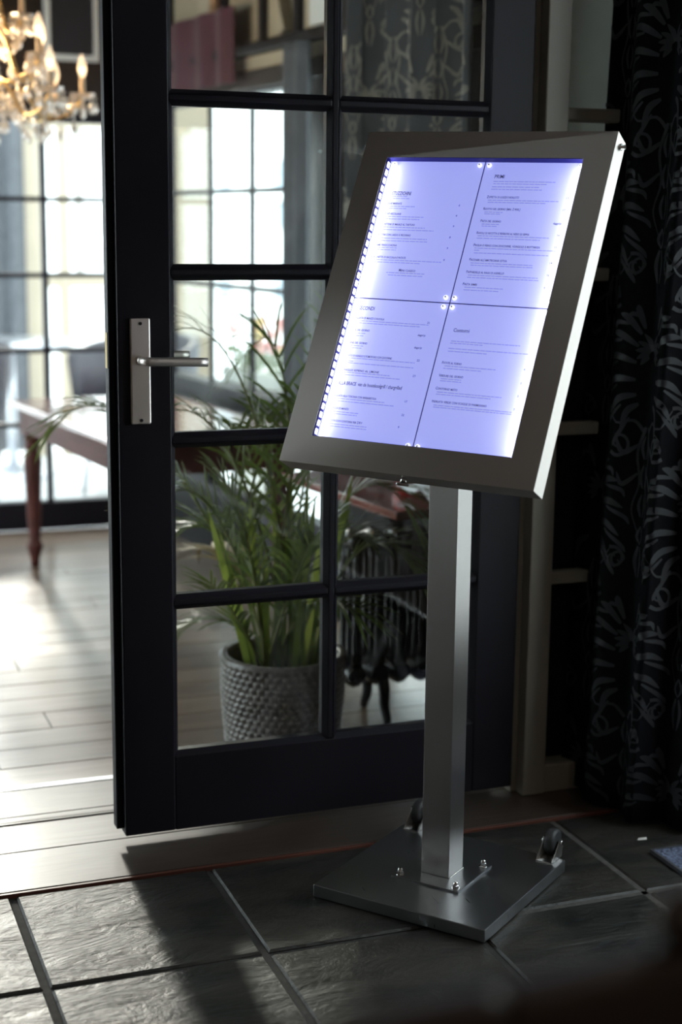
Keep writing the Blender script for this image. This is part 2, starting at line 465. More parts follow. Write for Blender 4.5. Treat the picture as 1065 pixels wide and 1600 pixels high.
# ---- front floor: bedding with slate tiles laid on it
floor = MB().box(-3.0, -4.6, -0.08, 1.35, -0.148, -0.006).build('floor', M['grout'], kind='structure')
xs = [-0.255 + PITCH * k for k in range(-8, 6)]
ys = [-0.154] + [-0.540 - PITCH * k for k in range(0, 12)]
tile_full = None
for i in range(len(xs) - 1):
    for j in range(len(ys) - 1):
        x0, x1, y1, y0 = xs[i], xs[i + 1], ys[j], ys[j + 1]
        x0, x1, y0, y1 = max(x0, -3.0) + JOINT / 2, min(x1, 1.35) - JOINT / 2, max(y0, -4.6) + JOINT / 2, y1 - JOINT / 2
        if x1 - x0 < 0.05 or y1 - y0 < 0.05: continue
        w, d = x1 - x0, y1 - y0
        full = abs(w - (PITCH - JOINT)) < 1e-4 and abs(d - (PITCH - JOINT)) < 1e-4
        if full and tile_full is not None:
            t = link('slate_tile', tile_full, floor, ((x0 + x1) / 2, (y0 + y1) / 2, random.uniform(-0.0012, 0.0)))
        else:
            mb = MB(); n = 5
            # top with slightly rounded, chipped edge
            c = 0.004
            ring0 = [(-w / 2, -d / 2), (w / 2, -d / 2), (w / 2, d / 2), (-w / 2, d / 2)]
            ring1 = [(-w / 2 + c, -d / 2 + c), (w / 2 - c, -d / 2 + c), (w / 2 - c, d / 2 - c), (-w / 2 + c, d / 2 - c)]
            vv = [(x, y, -0.012) for x, y in ring0] + [(x, y, -0.004) for x, y in ring0] + [(x, y, 0.0) for x, y in ring1]
            ff = [(8, 9, 10, 11)]
            for a in range(4):
                b = (a + 1) % 4
                ff += [(a, b, 4 + b, 4 + a), (4 + a, 4 + b, 8 + b, 8 + a)]
            mb.add(vv, ff)
            t = mb.build('slate_tile', M['slate'], floor, loc=((x0 + x1) / 2, (y0 + y1) / 2, 0))
            if full: tile_full = t.data
# pale mortar in the joints beside the curtain
MB().box(0.902 - JOINT / 2, -0.93, -0.006, 0.902 + JOINT / 2, -0.154, -0.0035).build('mortar_joint', M['grout_light'], floor)
MB().box(0.52, -0.54 - JOINT / 2, -0.006, 1.34, -0.54 + JOINT / 2, -0.0035).build('mortar_joint', M['grout_light'], floor)

# ---- threshold boards under the door
thr = MB().box(-0.95, -0.148, -0.08, 1.24, 0.40, -0.012).build('trim_1', M['darkwood'], kind='structure')
def board(y0, y1, z1=0.004, mat='threshwood'):
    return MB().box(-0.94, y0 + 0.0015, -0.012, 1.235, y1 - 0.0015, z1).build('threshold_plank', M[mat], thr, bevel=0.0012)
board(-0.150, 0.036)
board(0.036, 0.180)
board(0.180, 0.186, -0.002, 'darkwood')
board(0.186, 0.226)
board(0.226, 0.384)
MB().box(-0.94, -0.158, -0.012, 1.235, -0.150, 0.003).build('nosing', M['nosing'], thr, bevel=0.001)
MB().box(-0.94, 0.384, -0.012, 1.235, 0.408, 0.0055).build('cover_strip', M['alu'], thr, bevel=0.002)
MB().box(-0.94, 0.196, 0.004, 0.02, 0.206, 0.0047).build('worn_groove', M['darkwood'], thr)

# ---- back room floor: wooden planks parallel to the threshold
bfloor = MB().box(-1.70, 0.408, -0.08, 1.24, 3.36, -0.010).build('floor', M['darkwood'], kind='structure')
y = 0.410; r = 0
while y < 3.34:
    w = 0.132
    off = [0.0, 0.62, 0.28, 0.9][r % 4]
    cuts = [-1.69] + [c for c in [-1.4 + off, 0.0 + off * 0.6 - 0.55, 0.35 + off] if -1.5 < c < 1.0] + [1.235]
    cuts = sorted(cuts)
    for a, b in zip(cuts[:-1], cuts[1:]):
        if b - a < 0.12: continue
        MB().box(a + 0.001, y + 0.0013, -0.010, b - 0.001, min(y + w - 0.0013, 3.355), random.uniform(-0.0006, 0.0006)).build('floor_plank', M['floorwood'], bfloor, bevel=0.0015)
    y += w; r += 1

# ---- walls of the front room
MB().box(-3.1, -4.7, 0, -3.0, 0.10, 2.55).build('wall_left', M['wallwarm'], kind='structure')
MB().box(-3.1, -4.7, 0, 1.45, -4.6, 2.55).build('wall_back', M['wallwarm'], kind='structure')
wr = MB()
wr.box(1.35, -4.6, 0, 1.45, -1.06, 2.55); wr.box(1.35, -0.34, 0, 1.45, 0.10, 2.55); wr.box(1.35, -1.06, 2.15, 1.45, -0.34, 2.55)
wr.build('wall_right', M['wallwarm'], kind='structure')
MB().box(-3.0, -4.6, 0, -2.975, 0.0, 1.15).build('trim_9', M['darkwood'], kind='structure', bevel=0.004)  # unseen dark wainscot added to darken what the post reflects
# street door in the right wall, fully glazed
d3 = empty('door_2', (1.40, -0.70, 0)); prop(d3, kind='structure')
for yy in (-0.36, 0.30):
    MB().box(-0.03, yy, 0.0, 0.03, yy + 0.06, 2.15).build('stile', M['blackpaint'], d3, bevel=0.003)
MB().box(-0.03, -0.30, 0.0, 0.03, 0.30, 0.30).build('rail', M['blackpaint'], d3, bevel=0.003)
MB().box(-0.03, -0.30, 2.06, 0.03, 0.30, 2.15).build('rail', M['blackpaint'], d3, bevel=0.003)
MB().box(-0.004, -0.30, 0.30, 0.004, 0.30, 2.06).build('glass_pane', M['glassclean'], d3)
portal((1.46, -0.70, 1.18), (-1, 0, 0), 0.60, 1.76)
MB().box(-3.1, -4.7, 2.55, 1.45, 0.10, 2.65).build('ceiling', M['ceil'], kind='structure')
# partition between the rooms (the door wall)
wf = MB()
wf.box(-3.0, 0.0, 0, -0.95, 0.10, 2.55); wf.box(-0.95, 0.0, 2.02, 1.35, 0.10, 2.55)
wf.build('wall_front', M['wallwarm'], kind='structure')
MB().box(-0.95, -0.02, 0.004, -0.89, 0.11, 2.02).build('trim_2', M['cream'], kind='structure', bevel=0.003)
MB().box(-0.95, -0.02, 2.0, 0.958, 0.11, 2.06).build('trim_3', M['cream'], kind='structure', bevel=0.003)

# ---- right-hand jamb and the sidelight beside it
jb = MB().box(0.902, -0.022, 0.004, 0.957, 0.11, 2.0).build('trim_4', M['cream'], kind='structure', bevel=0.003)
MB().box(0.887, 0.012, 0.004, 0.902, 0.11, 2.0).build('door_stop', M['cream'], jb, bevel=0.002)
sl = empty('window_1', (0.957, -0.02, 0)); prop(sl, kind='structure')
SW = 0.393
MB().box(0, 0.004, 0.004, SW, 0.06, 0.068).build('rail', M['cream'], sl, bevel=0.003)
for z in (0.487, 0.820, 1.152, 1.484, 1.818):
    MB().box(0, 0.006, z, SW, 0.04, z + 0.028).build('muntin', M['cream'], sl, bevel=0.004)
MB().box(SW - 0.03, 0.004, 0.068, SW, 0.06, 2.0).build('stile', M['cream'], sl, bevel=0.003)
zz = [0.068, 0.487, 0.820, 1.152, 1.484, 1.818, 2.0]
for k in range(6):
    MB().box(0.0, 0.020, zz[k] + (0.028 if k else 0), SW - 0.03, 0.024, zz[k + 1]).build('glass_pane', M['glassclean'], sl)
MB().box(0, 0.075, 0.004, SW, 0.09, 1.16).build('dark_backing', M['blackpaint'], sl)  # black sheet added for the dark void behind the lower panes

# ---- the glazed black door leaf
door = empty('door_1', (0, 0, 0)); prop(door, kind='structure')
DB, DT, Y0, Y1 = 0.022, 1.985, 0.0, 0.046
UG0, UC0, UC1, UG1, UR = 0.1156, 0.4316, 0.4642, 0.7762, 0.884
Z0, PH, MH = 0.1923, 0.3001, 0.0315
BEAD = 0.009
MB().box(0, Y0, DB, UG0 - BEAD, Y1, DT).build('stile', M['blackpaint'], door, bevel=0.003)
MB().box(-0.015, 0.016, DB + 0.012, 0.0005, Y1, DT).build('rebate', M['blackpaint'], door, bevel=0.002)
MB().box(UG1 + BEAD, Y0, DB, UR, Y1, DT).build('stile', M['blackpaint'], door, bevel=0.003)
zt = Z0 + 5 * PH + 4 * MH
MB().box(UG0 - BEAD, Y0 + 0.0005, DB, UG1 + BEAD, Y1, Z0 - BEAD).build('rail', M['blackpaint'], door, bevel=0.002)
MB().box(UG0 - BEAD, Y0 + 0.0005, zt + BEAD, UG1 + BEAD, Y1, DT).build('rail', M['blackpaint'], door, bevel=0.002)
def bead_v(x, z0, z1, s):     # sloped glazing bead, s = +1 bead on the left of a pane
    return MB().add([(x - s * BEAD, 0.002, z0), (x, 0.014, z0), (x, 0.032, z0), (x - s * BEAD, 0.044, z0),
                     (x - s * BEAD, 0.002, z1), (x, 0.014, z1), (x, 0.032, z1), (x - s * BEAD, 0.044, z1)],
                    [(0, 1, 2, 3), (7, 6, 5, 4), (0, 4, 5, 1), (1, 5, 6, 2), (2, 6, 7, 3), (3, 7, 4, 0)])
MB().box(UC0 + BEAD, 0.003, Z0 - BEAD, UC1 - BEAD, 0.043, zt + BEAD).build('muntin', M['blackpaint'], door, bevel=0.003)
for k in range(4):
    z = Z0 + PH + k * (PH + MH)
    for a, b in ((UG0 - BEAD, UC0 + BEAD), (UC1 - BEAD, UG1 + BEAD)):
        MB().box(a, 0.003, z + BEAD, b, 0.043, z + MH - BEAD).build('muntin', M['blackpaint'], door, bevel=0.003)
for k in range(5):
    z = Z0 + k * (PH + MH)
    for a, b in ((UG0, UC0), (UC1, UG1)):
        bd = MB()
        for s, x in ((1, a), (-1, b)):
            q = bead_v(x, z - BEAD, z + PH + BEAD, s); bd.add(q.v, q.f)
        for s, zq in ((1, z), (-1, z + PH)):
            bd.add([(a - BEAD, 0.002, zq - s * BEAD), (a, 0.014, zq), (a, 0.032, zq), (a - BEAD, 0.044, zq - s * BEAD),
                    (b + BEAD, 0.002, zq - s * BEAD), (b, 0.014, zq), (b, 0.032, zq), (b + BEAD, 0.044, zq - s * BEAD)],
                   [(0, 1, 2, 3), (7, 6, 5, 4), (0, 4, 5, 1), (1, 5, 6, 2), (2, 6, 7, 3), (3, 7, 4, 0)])
        bd.build('glazing_bead', M['blackpaint'], door)
        MB().box(a - 0.004, 0.021, z - 0.004, b + 0.004, 0.025, z + PH + 0.004).build('glass_pane', M['glass'], door)
# handle set
hp = MB().box(0.0235, -0.008, 0.877, 0.0635, 0.0, 1.084).build('handle_plate', M['nickel'], door, bevel=0.003)
for z in (0.885, 1.074):
    MB().lathe([(0.0034, 0), (0.0034, 0.0012), (0.0014, 0.0015), (0.0012, 0.0005)], 12).build('screw', M['rubber'], hp, loc=(0.0435, -0.008, z), rot=(pi / 2, 0, 0))
mb = MB().tube([(0.0435, -0.006, 1.003), (0.0435, -0.030, 1.003)], [0.0095, 0.0095], 16)
mb.build('lever_neck', M['nickel'], hp)
pth = [(0.0435, -0.028, 1.003), (0.0440, -0.040, 1.003), (0.047, -0.047, 1.003), (0.054, -0.050, 1.003), (0.08, -0.0505, 1.0025), (0.166, -0.0505, 1.000)]
MB().tube(catmull(pth, 5), 0.0088, 16).build('lever', M['nickel'], hp)
# the lever on the other side of the leaf
MB().tube(catmull([(0.0435, 0.046, 1.003), (0.0435, 0.085, 1.003), (0.052, 0.096, 1.003), (0.085, 0.097, 1.003), (0.168, 0.097, 1.002)], 5), 0.0088, 16).build('inner_lever', M['nickel'], door)
MB().box(-0.0165, 0.022, 0.985, -0.0145, 0.040, 1.055).build('latch_plate', M['brass'], door, bevel=0.001)

# ---- back room: far glazed wall towards the terrace
FY = 3.36
mb = MB().box(-1.8, FY, 1.68, 0.90, FY + 0.1, 2.4)
mb.box(-1.8, FY, 0, -0.68, FY + 0.1, 1.68); mb.box(0.812, FY, 0, 0.90, FY + 0.1, 1.68)
mb.build('wall_far', M['darkwood'], kind='structure')
gw = empty('window_2', (0, FY, 0)); prop(gw, kind='structure')
X0, X1 = -0.68, 0.812
MB().box(X0, 0, 0, X1, 0.06, 0.118).build('rail', M['blackpaint'], gw, bevel=0.003)
MB().box(X0, 0, 1.655, X1, 0.06, 1.69).build('rail', M['blackpaint'], gw, bevel=0.003)
vx = [-0.66, -0.30, 0.075, 0.44, 0.80]
for k, x in enumerate(vx):
    MB().box(x - 0.012, 0.005, 0.118, x + 0.012, 0.045, 1.655).build('muntin', M['blackpaint'], gw, bevel=0.003)
zr = [0.118, 0.44, 0.745, 1.05, 1.353, 1.655]
for z in zr[1:-1]:
    MB().box(X0, 0.008, z - 0.010, X1, 0.042, z + 0.010).build('muntin', M['blackpaint'], gw, bevel=0.003)
for a, b in zip(vx[:-1], vx[1:]):
    for c, d in zip(zr[:-1], zr[1:]):
        MB().box(a, 0.022, c, b, 0.026, d).build('glass_pane', M['glassclean'], gw)
portal((0.065, FY + 0.07, 0.9), (0, -1, 0), 1.48, 1.54)

# ---- back room: right wall with the mullioned windows (runs slightly askew)
WP = Vector((1.03, 1.94, 0)); WD = Vector((-0.1204, 0.9927, 0)); WN = Vector((0.9927, 0.1204, 0))   # WN points outdoors
WR = atan2(WD.y, WD.x)
def wall_s(y): return (y - 1.94) / 0.9927
wallr = empty('wall_right', WP, WR); prop(wallr, kind='structure')   # local x runs along the wall to the far end, local y points into the room
S0, S1 = wall_s(0.12), wall_s(3.36)
def wbox(s0, s1, n0, n1, z0, z1):        # n measured outdoors from the room face
    return MB().box(s0, -n0, z0, s1, -n1, z1)
LA, LM, LB = wall_s(0.92), wall_s(1.72), wall_s(2.72)      # low glazed strips between floor and sill
for a_, b_, z0_, z1_ in ((S0, LA, 0, 0.62), (LB, S1, 0, 0.62), (LA, LM, 0, 0.05), (LA, LM, 0.19, 0.62), (LM, LB, 0, 0.28), (LM, LB, 0.46, 0.62)):
    wbox(a_, b_, 0, 0.06, z0_, z1_).build('wall_panel', M['blackwood'], wallr)
lowg = empty('window_6', WP, WR); prop(lowg, kind='structure')
for lcs, z0_, z1_ in (([LA, wall_s(1.32), LM], 0.05, 0.19), ([LM, wall_s(2.22), LB], 0.28, 0.46)):
    for c in lcs:
        wbox(c - 0.010, c + 0.010, 0.015, 0.045, z0_, z1_).build('muntin', M['blackpaint'], lowg, bevel=0.002)
    for a_, b_ in zip(lcs[:-1], lcs[1:]):
        wbox(a_, b_, 0.028, 0.032, z0_, z1_).build('glass_pane', M['glassclean'], lowg)
    q_ = WP + WD * ((lcs[0] + lcs[-1]) / 2) + WN * 0.08
    portal((q_.x, q_.y, (z0_ + z1_) / 2), -WN, lcs[-1] - lcs[0], z1_ - z0_)
A1, B1 = wall_s(1.93), wall_s(3.30)     # window unit by the table
A2, B2 = wall_s(1.08), wall_s(1.68)     # window unit by the curtain
wbox(B1, S1, 0, 0.10, 0.62, 1.725).build('wall_panel', M['darkwood'], wallr)
wbox(B2, A1, 0, 0.10, 0.62, 1.725).build('wall_panel', M['darkwood'], wallr)
wbox(S0, A2, 0, 0.10, 0.62, 1.725).build('wall_panel', M['darkwood'], wallr)
wbox(S0, S1, -0.01, 0.10, 1.722, 1.786).build('head_board', M['darkwood'], wallr, bevel=0.004)
wbox(S0, S1, 0.0, 0.10, 1.786, 1.832).build('plaster_strip', M['beige'], wallr)
wbox(S0, S1, -0.05, 0.10, 1.832, 1.868).build('beam', M['blackwood'], wallr, bevel=0.006)
wbox(S0, S1, 0.02, 0.10, 1.868, 2.45).build('plaster_panel', M['beige'], wallr)
for yy in (0.6, 1.20, 1.62, 1.96, 2.235, 2.56, 3.1):
    s = wall_s(yy); wbox(s - 0.022, s + 0.022, 0.0, 0.05, 1.868, 2.45).build('stud', M['blackwood'], wallr, bevel=0.004)
wbox(wall_s(2.655), wall_s(2.765), -0.01, 0.03, 1.868, 2.45).build('cream_board', M['creambright'], wallr, bevel=0.003)
bs0 = wall_s(2.585)
for k in range(14):
    z = 1.875 + k * 0.04
    wbox(bs0, bs0 + 0.066, -0.012 - 0.003 * (k % 2), 0.03, z, z + 0.033).build('brick', M['brickc'], wallr, bevel=0.004)
sq = MB().box(wall_s(1.72), -0.05, 1.885, wall_s(1.86), 0.0, 2.3).build('upper_pane', M['ventwhite'], wallr)
# diagonal brace
mb = MB().bar((wall_s(2.24), 0.0, 2.38), (wall_s(2.02), 0.0, 1.88), 0.05, 0.05, (0, 1, 0)); mb.build('brace', M['beige'], wallr)
# window units
def unit(name, a, b, cols):
    u = empty(name, WP, WR); prop(u, kind='structure')
    wbox(a, b, -0.015, 0.08, 0.62, 0.668).build('sill_rail', M['blackpaint'], u, bevel=0.004)
    wbox(a, b, 0.0, 0.08, 1.712, 1.725).build('head_rail', M['blackpaint'], u)
    for c in cols:
        wbox(c - 0.008, c + 0.008, 0.030, 0.048, 0.668, 1.712).build('muntin', M['blackpaint'], u, bevel=0.003)
    zz = [0.668, 1.035, 1.381, 1.712]
    for z in zz[1:-1]:
        wbox(a, b, 0.030, 0.048, z - 0.009, z + 0.009).build('muntin', M['blackpaint'], u, bevel=0.003)
    e = [a] + list(cols[1:-1]) + [b]
    for p, q in zip(e[:-1], e[1:]):
        for c, d in zip(zz[:-1], zz[1:]):
            wbox(p, q, 0.038, 0.042, c, d).build('glass_pane', M['glassclean'], u)
    mid = WP + WD * ((a + b) / 2) + WN * 0.12
    portal((mid.x, mid.y, 1.19), -WN, b - a, 1.04)
    return u
unit('window_3', A1, B1, [A1 + 0.008, wall_s(2.385), wall_s(2.765), wall_s(3.15), B1 - 0.008])
unit('window_4', A2, B2, [A2 + 0.008, wall_s(1.38), B2 - 0.008])
mb = MB().box(-1.8, 0.10, 0, -1.7, 0.55, 2.4)
mb.box(-1.8, 2.95, 0, -1.7, FY, 2.4); mb.box(-1.8, 0.55, 0, -1.7, 2.95, 0.06); mb.box(-1.8, 0.55, 2.15, -1.7, 2.95, 2.4)
mb.build('wall_left', M['beige'], kind='structure')
lw_ = empty('window_5', (-1.75, 0, 0)); prop(lw_, kind='structure')  # unseen window, added and enlarged to brighten floor, palm and pot
lys = [0.55, 1.03, 1.51, 1.99, 2.47, 2.95]
for y_ in lys:
    MB().box(-0.02, y_ - 0.015, 0.06, 0.02, y_ + 0.015, 2.15).build('muntin', M['blackpaint'], lw_, bevel=0.003)
for z_ in (0.075, 0.49, 0.90, 1.32, 1.73, 2.135):
    MB().box(-0.02, 0.55, z_ - 0.012, 0.02, 2.95, z_ + 0.012).build('muntin', M['blackpaint'], lw_, bevel=0.003)
for a_, b_ in zip(lys[:-1], lys[1:]):
    MB().box(-0.002, a_, 0.06, 0.002, b_, 2.15).build('glass_pane', M['glassclean'], lw_)
portal((-1.82, 1.75, 1.105), (1, 0, 0), 2.4, 2.09)
MB().box(-1.8, 0.10, 2.40, 1.40, FY + 0.1, 2.5).build('ceiling', M['darkwood'], kind='structure')
for k, yy in enumerate((0.75, 1.55, 2.35, 3.0)):
    MB().box(-1.7, yy - 0.06, 2.26, 1.18 - 0.12 * yy, yy + 0.06, 2.40).build('trim_%d' % (5 + k), M['darkwood'], kind='structure', bevel=0.006)

# ---- outdoors: pavement, terrace boundary, white house across the street
MB().box(-25, -14, -0.2, 30, 26, -0.09).build('ground', M['pavement'], kind='structure')

# ================================================================== MENU STAND
ROOT = Vector((0.5405, -0.3825, 0.0))
YAW = radians(-51.6)
st = empty('menu_display_stand', ROOT, YAW, 'brushed steel menu stand with a tilted glowing light box on a square post', 'menu stand')
# local axes: x = stand's right, -y = front
B2 = 0.1815
BT = 0.0266
mb = MB().box(-B2, -0.1834, 0.002, B2, 0.1834, BT)
mb.build('base_plate', M['steelflat'], st, bevel=0.0018)
flp = MB().box(-0.0725, -0.0725, BT, 0.0725, 0.0725, BT + 0.004).build('foot_flange', M['steelflat'], st, bevel=0.0006)
def capnut(x, y):
    mb = MB()
    mb.lathe([(0.0085, 0), (0.0085, 0.0012)], 16, (x, y, BT + 0.004))
    mb.lathe([(0.0066, 0.0012), (0.0066, 0.0062), (0.0055, 0.0068)], 6, (x, y, BT + 0.004), smooth=False)
    mb.lathe([(0.0055, 0.0066), (0.0053, 0.0095), (0.0040, 0.0125), (0.0018, 0.0138)], 14, (x, y, BT + 0.004))
    mb.build('cap_nut', M['chrome'], st)
for x in (-0.060, 0.060):
    for y in (-0.060, 0.060): capnut(x, y)
# post: square tube cut at the slant of the box behind it
PW = 0.030
TILT = radians(26.858)
zf, zb = 1.063 + 0.004, 1.1815 + 0.004
vv = [(-PW, -PW, BT + 0.004), (PW, -PW, BT + 0.004), (PW, PW, BT + 0.004), (-PW, PW, BT + 0.004), (-PW, -PW, zf), (PW, -PW, zf), (PW, PW, zb), (-PW, PW, zb)]
MB().add(vv, [(3, 2, 1, 0), (4, 5, 6, 7), (0, 1, 5, 4), (1, 2, 6, 5), (2, 3, 7, 6), (3, 0, 4, 7)]).build('post', M['steel'], st, bevel=0.0012)
wl = MB()
for k in range(16):
    t = -PW + 2 * PW * (k + 0.5) / 16
    wl.ball((PW + 0.001, t, BT + 0.005), 0.0016 + 0.0005 * (k % 2), 6, 4)
wl.build('weld_seam', M['chrome'], st)
# castors standing on the rear edge of the base
for sx in (1, -1):
    cx, cy = sx * 0.150, 0.168
    br = MB()
    for dx in (-0.0165, 0.0165):
        pts = [(-0.020, 0.0), (0.028, 0.0), (0.034, 0.026), (0.028, 0.036), (0.016, 0.034)]
        p = [(cx + dx - 0.0012, cy + a, BT + b) for a, b in pts] + [(cx + dx + 0.0012, cy + a, BT + b) for a, b in pts]
        n = len(pts)
        br.add(p, [tuple(range(n - 1, -1, -1)), tuple(range(n, 2 * n))] + [(i, (i + 1) % n, n + (i + 1) % n, n + i) for i in range(n)])
    br.box(cx - 0.0177, cy - 0.020, BT, cx + 0.0177, cy + 0.028, BT + 0.0022)
    fork = br.build('castor_fork', M['steel'], st)
    MB().lathe([(0.020, -0.0105), (0.0245, -0.0085), (0.026, -0.004), (0.026, 0.004), (0.0245, 0.0085), (0.020, 0.0105)], 28).build('wheel', M['rubber'], fork, loc=(cx, cy + 0.022, BT + 0.030), rot=(0, pi / 2, 0))
    MB().lathe([(0.0045, -0.021), (0.0065, -0.0205), (0.0065, -0.018), (0.003, -0.018), (0.003, 0.018), (0.0065, 0.018), (0.0065, 0.0205), (0.0045, 0.021)], 10).build('axle', M['chrome'], fork, loc=(cx, cy + 0.022, BT + 0.030), rot=(0, pi / 2, 0))

# light box, in its own tilted frame: x right, y up the sheet, z out of the front
PY, PR = radians(-49.956), radians(-1.191)
_ex = Vector((cos(PY), sin(PY), 0)); _bk = Vector((-sin(PY), cos(PY), 0))
_up = Vector((0, 0, 1)) * cos(TILT) + _bk * sin(TILT)
_nn = _ex.cross(_up)
_e2 = _ex * cos(PR) + _up * sin(PR); _u2 = _up * cos(PR) - _ex * sin(PR)
_c = Vector((ROOT.x, ROOT.y, 1.1377)) + _bk * -0.0415
BOXW = Matrix(((_e2.x, _u2.x, _nn.x, _c.x), (_e2.y, _u2.y, _nn.y, _c.y), (_e2.z, _u2.z, _nn.z, _c.z), (0, 0, 0, 1)))
STW = Matrix.Translation(ROOT) @ Matrix.Rotation(YAW, 4, 'Z')
BOXL = STW.inverted() @ BOXW
IW, IH, MG, TH = 0.3946 / 2, 0.5657 / 2, 0.0535, 0.0442
def inbox(o, M_=None):
    o.matrix_local = BOXL if M_ is None else BOXL @ M_
    return o
prof = [(0, 0), (MG, 0), (MG, -0.016), (MG - 0.003, -0.016), (MG - 0.003, -0.003), (0.003, -0.003), (0.003, -TH), (0, -TH)]
def member(ax, bx, ay, by):
    """frame side from corner a to corner b (outer corners), profile s = inward, n = depth"""
    a, b = Vector((ax, ay, 0)), Vector((bx, by, 0))
    d = (b - a).normalized(); inw = Vector((-d.y, d.x, 0))
    p = []
    for end, sgn in ((a, 1), (b, -1)):
        for s, n in prof: p.append(end + d * (sgn * s) + inw * s + Vector((0, 0, n)))
    n = len(prof)
    fs = [tuple(range(n - 1, -1, -1)), tuple(range(n, 2 * n))] + [(i, (i + 1) % n, n + (i + 1) % n, n + i) for i in range(n)]
    o = MB().add(p, fs).build('frame_side', M['frame'], st)
    uvl = o.data.uv_layers.new(name='grain')          # u runs across the brushed grain, v along it
    cum = [0.0]
    for i in range(n): cum.append(cum[-1] + (Vector(prof[(i + 1) % n]) - Vector(prof[i])).length)
    L_ = (b - a).length
    for pl in o.data.polygons:
        for li in pl.loop_indices:
            vi = o.data.loops[li].vertex_index
            u = cum[vi % n]
            if n - 1 in [o.data.loops[k].vertex_index % n for k in pl.loop_indices] and vi % n == 0 and len(pl.vertices) == 4: u = cum[n]
            uvl.data[li].uv = (u * 5, (0.0 if vi < n else L_) * 5)
    return inbox(o)
OW, OH = IW + MG, IH + MG
G = 0.0002
sides = [member(-OW, OW, -OH, -OH), member(OW, OW, -OH, OH), member(OW, -OW, OH, OH), member(-OW, -OW, OH, -OH)]
inbox(MB().box(-OW + 0.003, -OH + 0.003, -TH + 0.001, OW - 0.003, OH - 0.003, -TH + 0.003).build('back_panel', M['frame'], st))
inbox(MB().box(-OW + 0.006, -OH + 0.006, -0.0225, OW - 0.006, OH - 0.006, -0.0195).build('light_panel', M['acrylic'], st))
for s in (-1, 1):
    inbox(MB().box(-IW + 0.002, s * (IH - 0.0009), -0.0158, IW - 0.002, s * (IH - 0.0001), -0.0006).build('inner_lip', M['ledtape'], st))
# LED tapes on both flanks and lit chips
chip = MB().box(-0.0006, -0.0050, -0.0034, 0.0006, 0.0050, 0.0034).mesh('led', M['led'])
for s in (-1, 1):
    x = s * (IW - 0.0006)
    tape = inbox(MB().box(x - 0.0005, -IH + 0.001, -0.0155, x + 0.0005, IH - 0.001, -0.0025).build('led_tape', M['ledtape'], st))
    for k in range(34):
        yy = -IH + 0.012 + k * (2 * IH - 0.024) / 33
        c = link('led', chip, tape, (x - s * 0.0010, yy, -0.0095))
    ld_ = bpy.data.lights.new('led_tape_light', 'AREA'); ld_.shape = 'RECTANGLE'; ld_.size = 0.004; ld_.size_y = 2 * IH - 0.01
    ld_.energy = 0.30 if s < 0 else 0.22; ld_.color = (0.78, 0.83, 1.0)
    lo_ = bpy.data.objects.new('led_tape_light', ld_); col.objects.link(lo_)
    zd = Vector((s * 0.9, 0, 0.45)).normalized()      # lamp shines along -Z: inwards and down on the sheets
    yd = Vector((0, 1, 0)); xd = yd.cross(zd)
    lo_.matrix_world = BOXW @ Matrix(((xd.x, yd.x, zd.x, s * (IW - 0.0030)), (xd.y, yd.y, zd.y, 0), (xd.z, yd.z, zd.z, -0.0075), (0, 0, 0, 1)))
# studs that hold the sheets
studs = [(-0.0094, 0.2765), (0.0100, 0.2765), (-0.0094, 0.0098), (0.0080, 0.0098), (-0.0094, -0.0085), (0.0080, -0.0085), (-0.0094, -0.2765), (0.0100, -0.2765),
         (-0.186, 0.2765), (0.188, 0.2765), (-0.1895, 0.0105), (0.188, 0.0105), (-0.1895, -0.0090), (0.188, -0.0090)]
sm = MB().lathe([(0.0042, 0), (0.0042, 0.0022), (0.0030, 0.0036), (0.0012, 0.0040)], 14).mesh('stud', M['stud'])
sp_ = MB().lathe([(0.0014, 0.0040), (0.0014, 0.0046), (0.0006, 0.0048)], 10).mesh('stud_pin', M['rubber'])
for x, y in studs:
    o = link('stud', sm, st); inbox(o, Matrix.Translation((x, y, -0.0178)))
    link('stud_pin', sp_, o)
# thumb lock under the lower side, pivot screws on the flanks
lk = inbox(MB().tube([(0.0, -OH + 0.001, -0.016), (0.0, -OH - 0.010, -0.016)], [0.0055, 0.0055], 14).build('lock', M['chrome'], st))
MB().bar((-0.011, -OH - 0.012, -0.016), (0.011, -OH - 0.012, -0.016), 0.004, 0.007).build('lock_wing', M['chrome'], lk, bevel=0.001)
for s in (-1, 1):
    o = inbox(MB().tube([(s * (OW - 0.001), OH - 0.020, -0.020), (s * (OW + 0.004), OH - 0.020, -0.020), (s * (OW + 0.0042), OH - 0.020, -0.020), (s * (OW + 0.011), OH - 0.020, -0.020)], [0.0062, 0.0062, 0.0042, 0.0042], 14).build('pivot_screw', M['chrome'], st))
inbox(MB().box(-0.036, -0.16, -TH - 0.004, 0.036, 0.02, -TH + 0.0005).build('mount_plate', M['steel'], st, bevel=0.001))

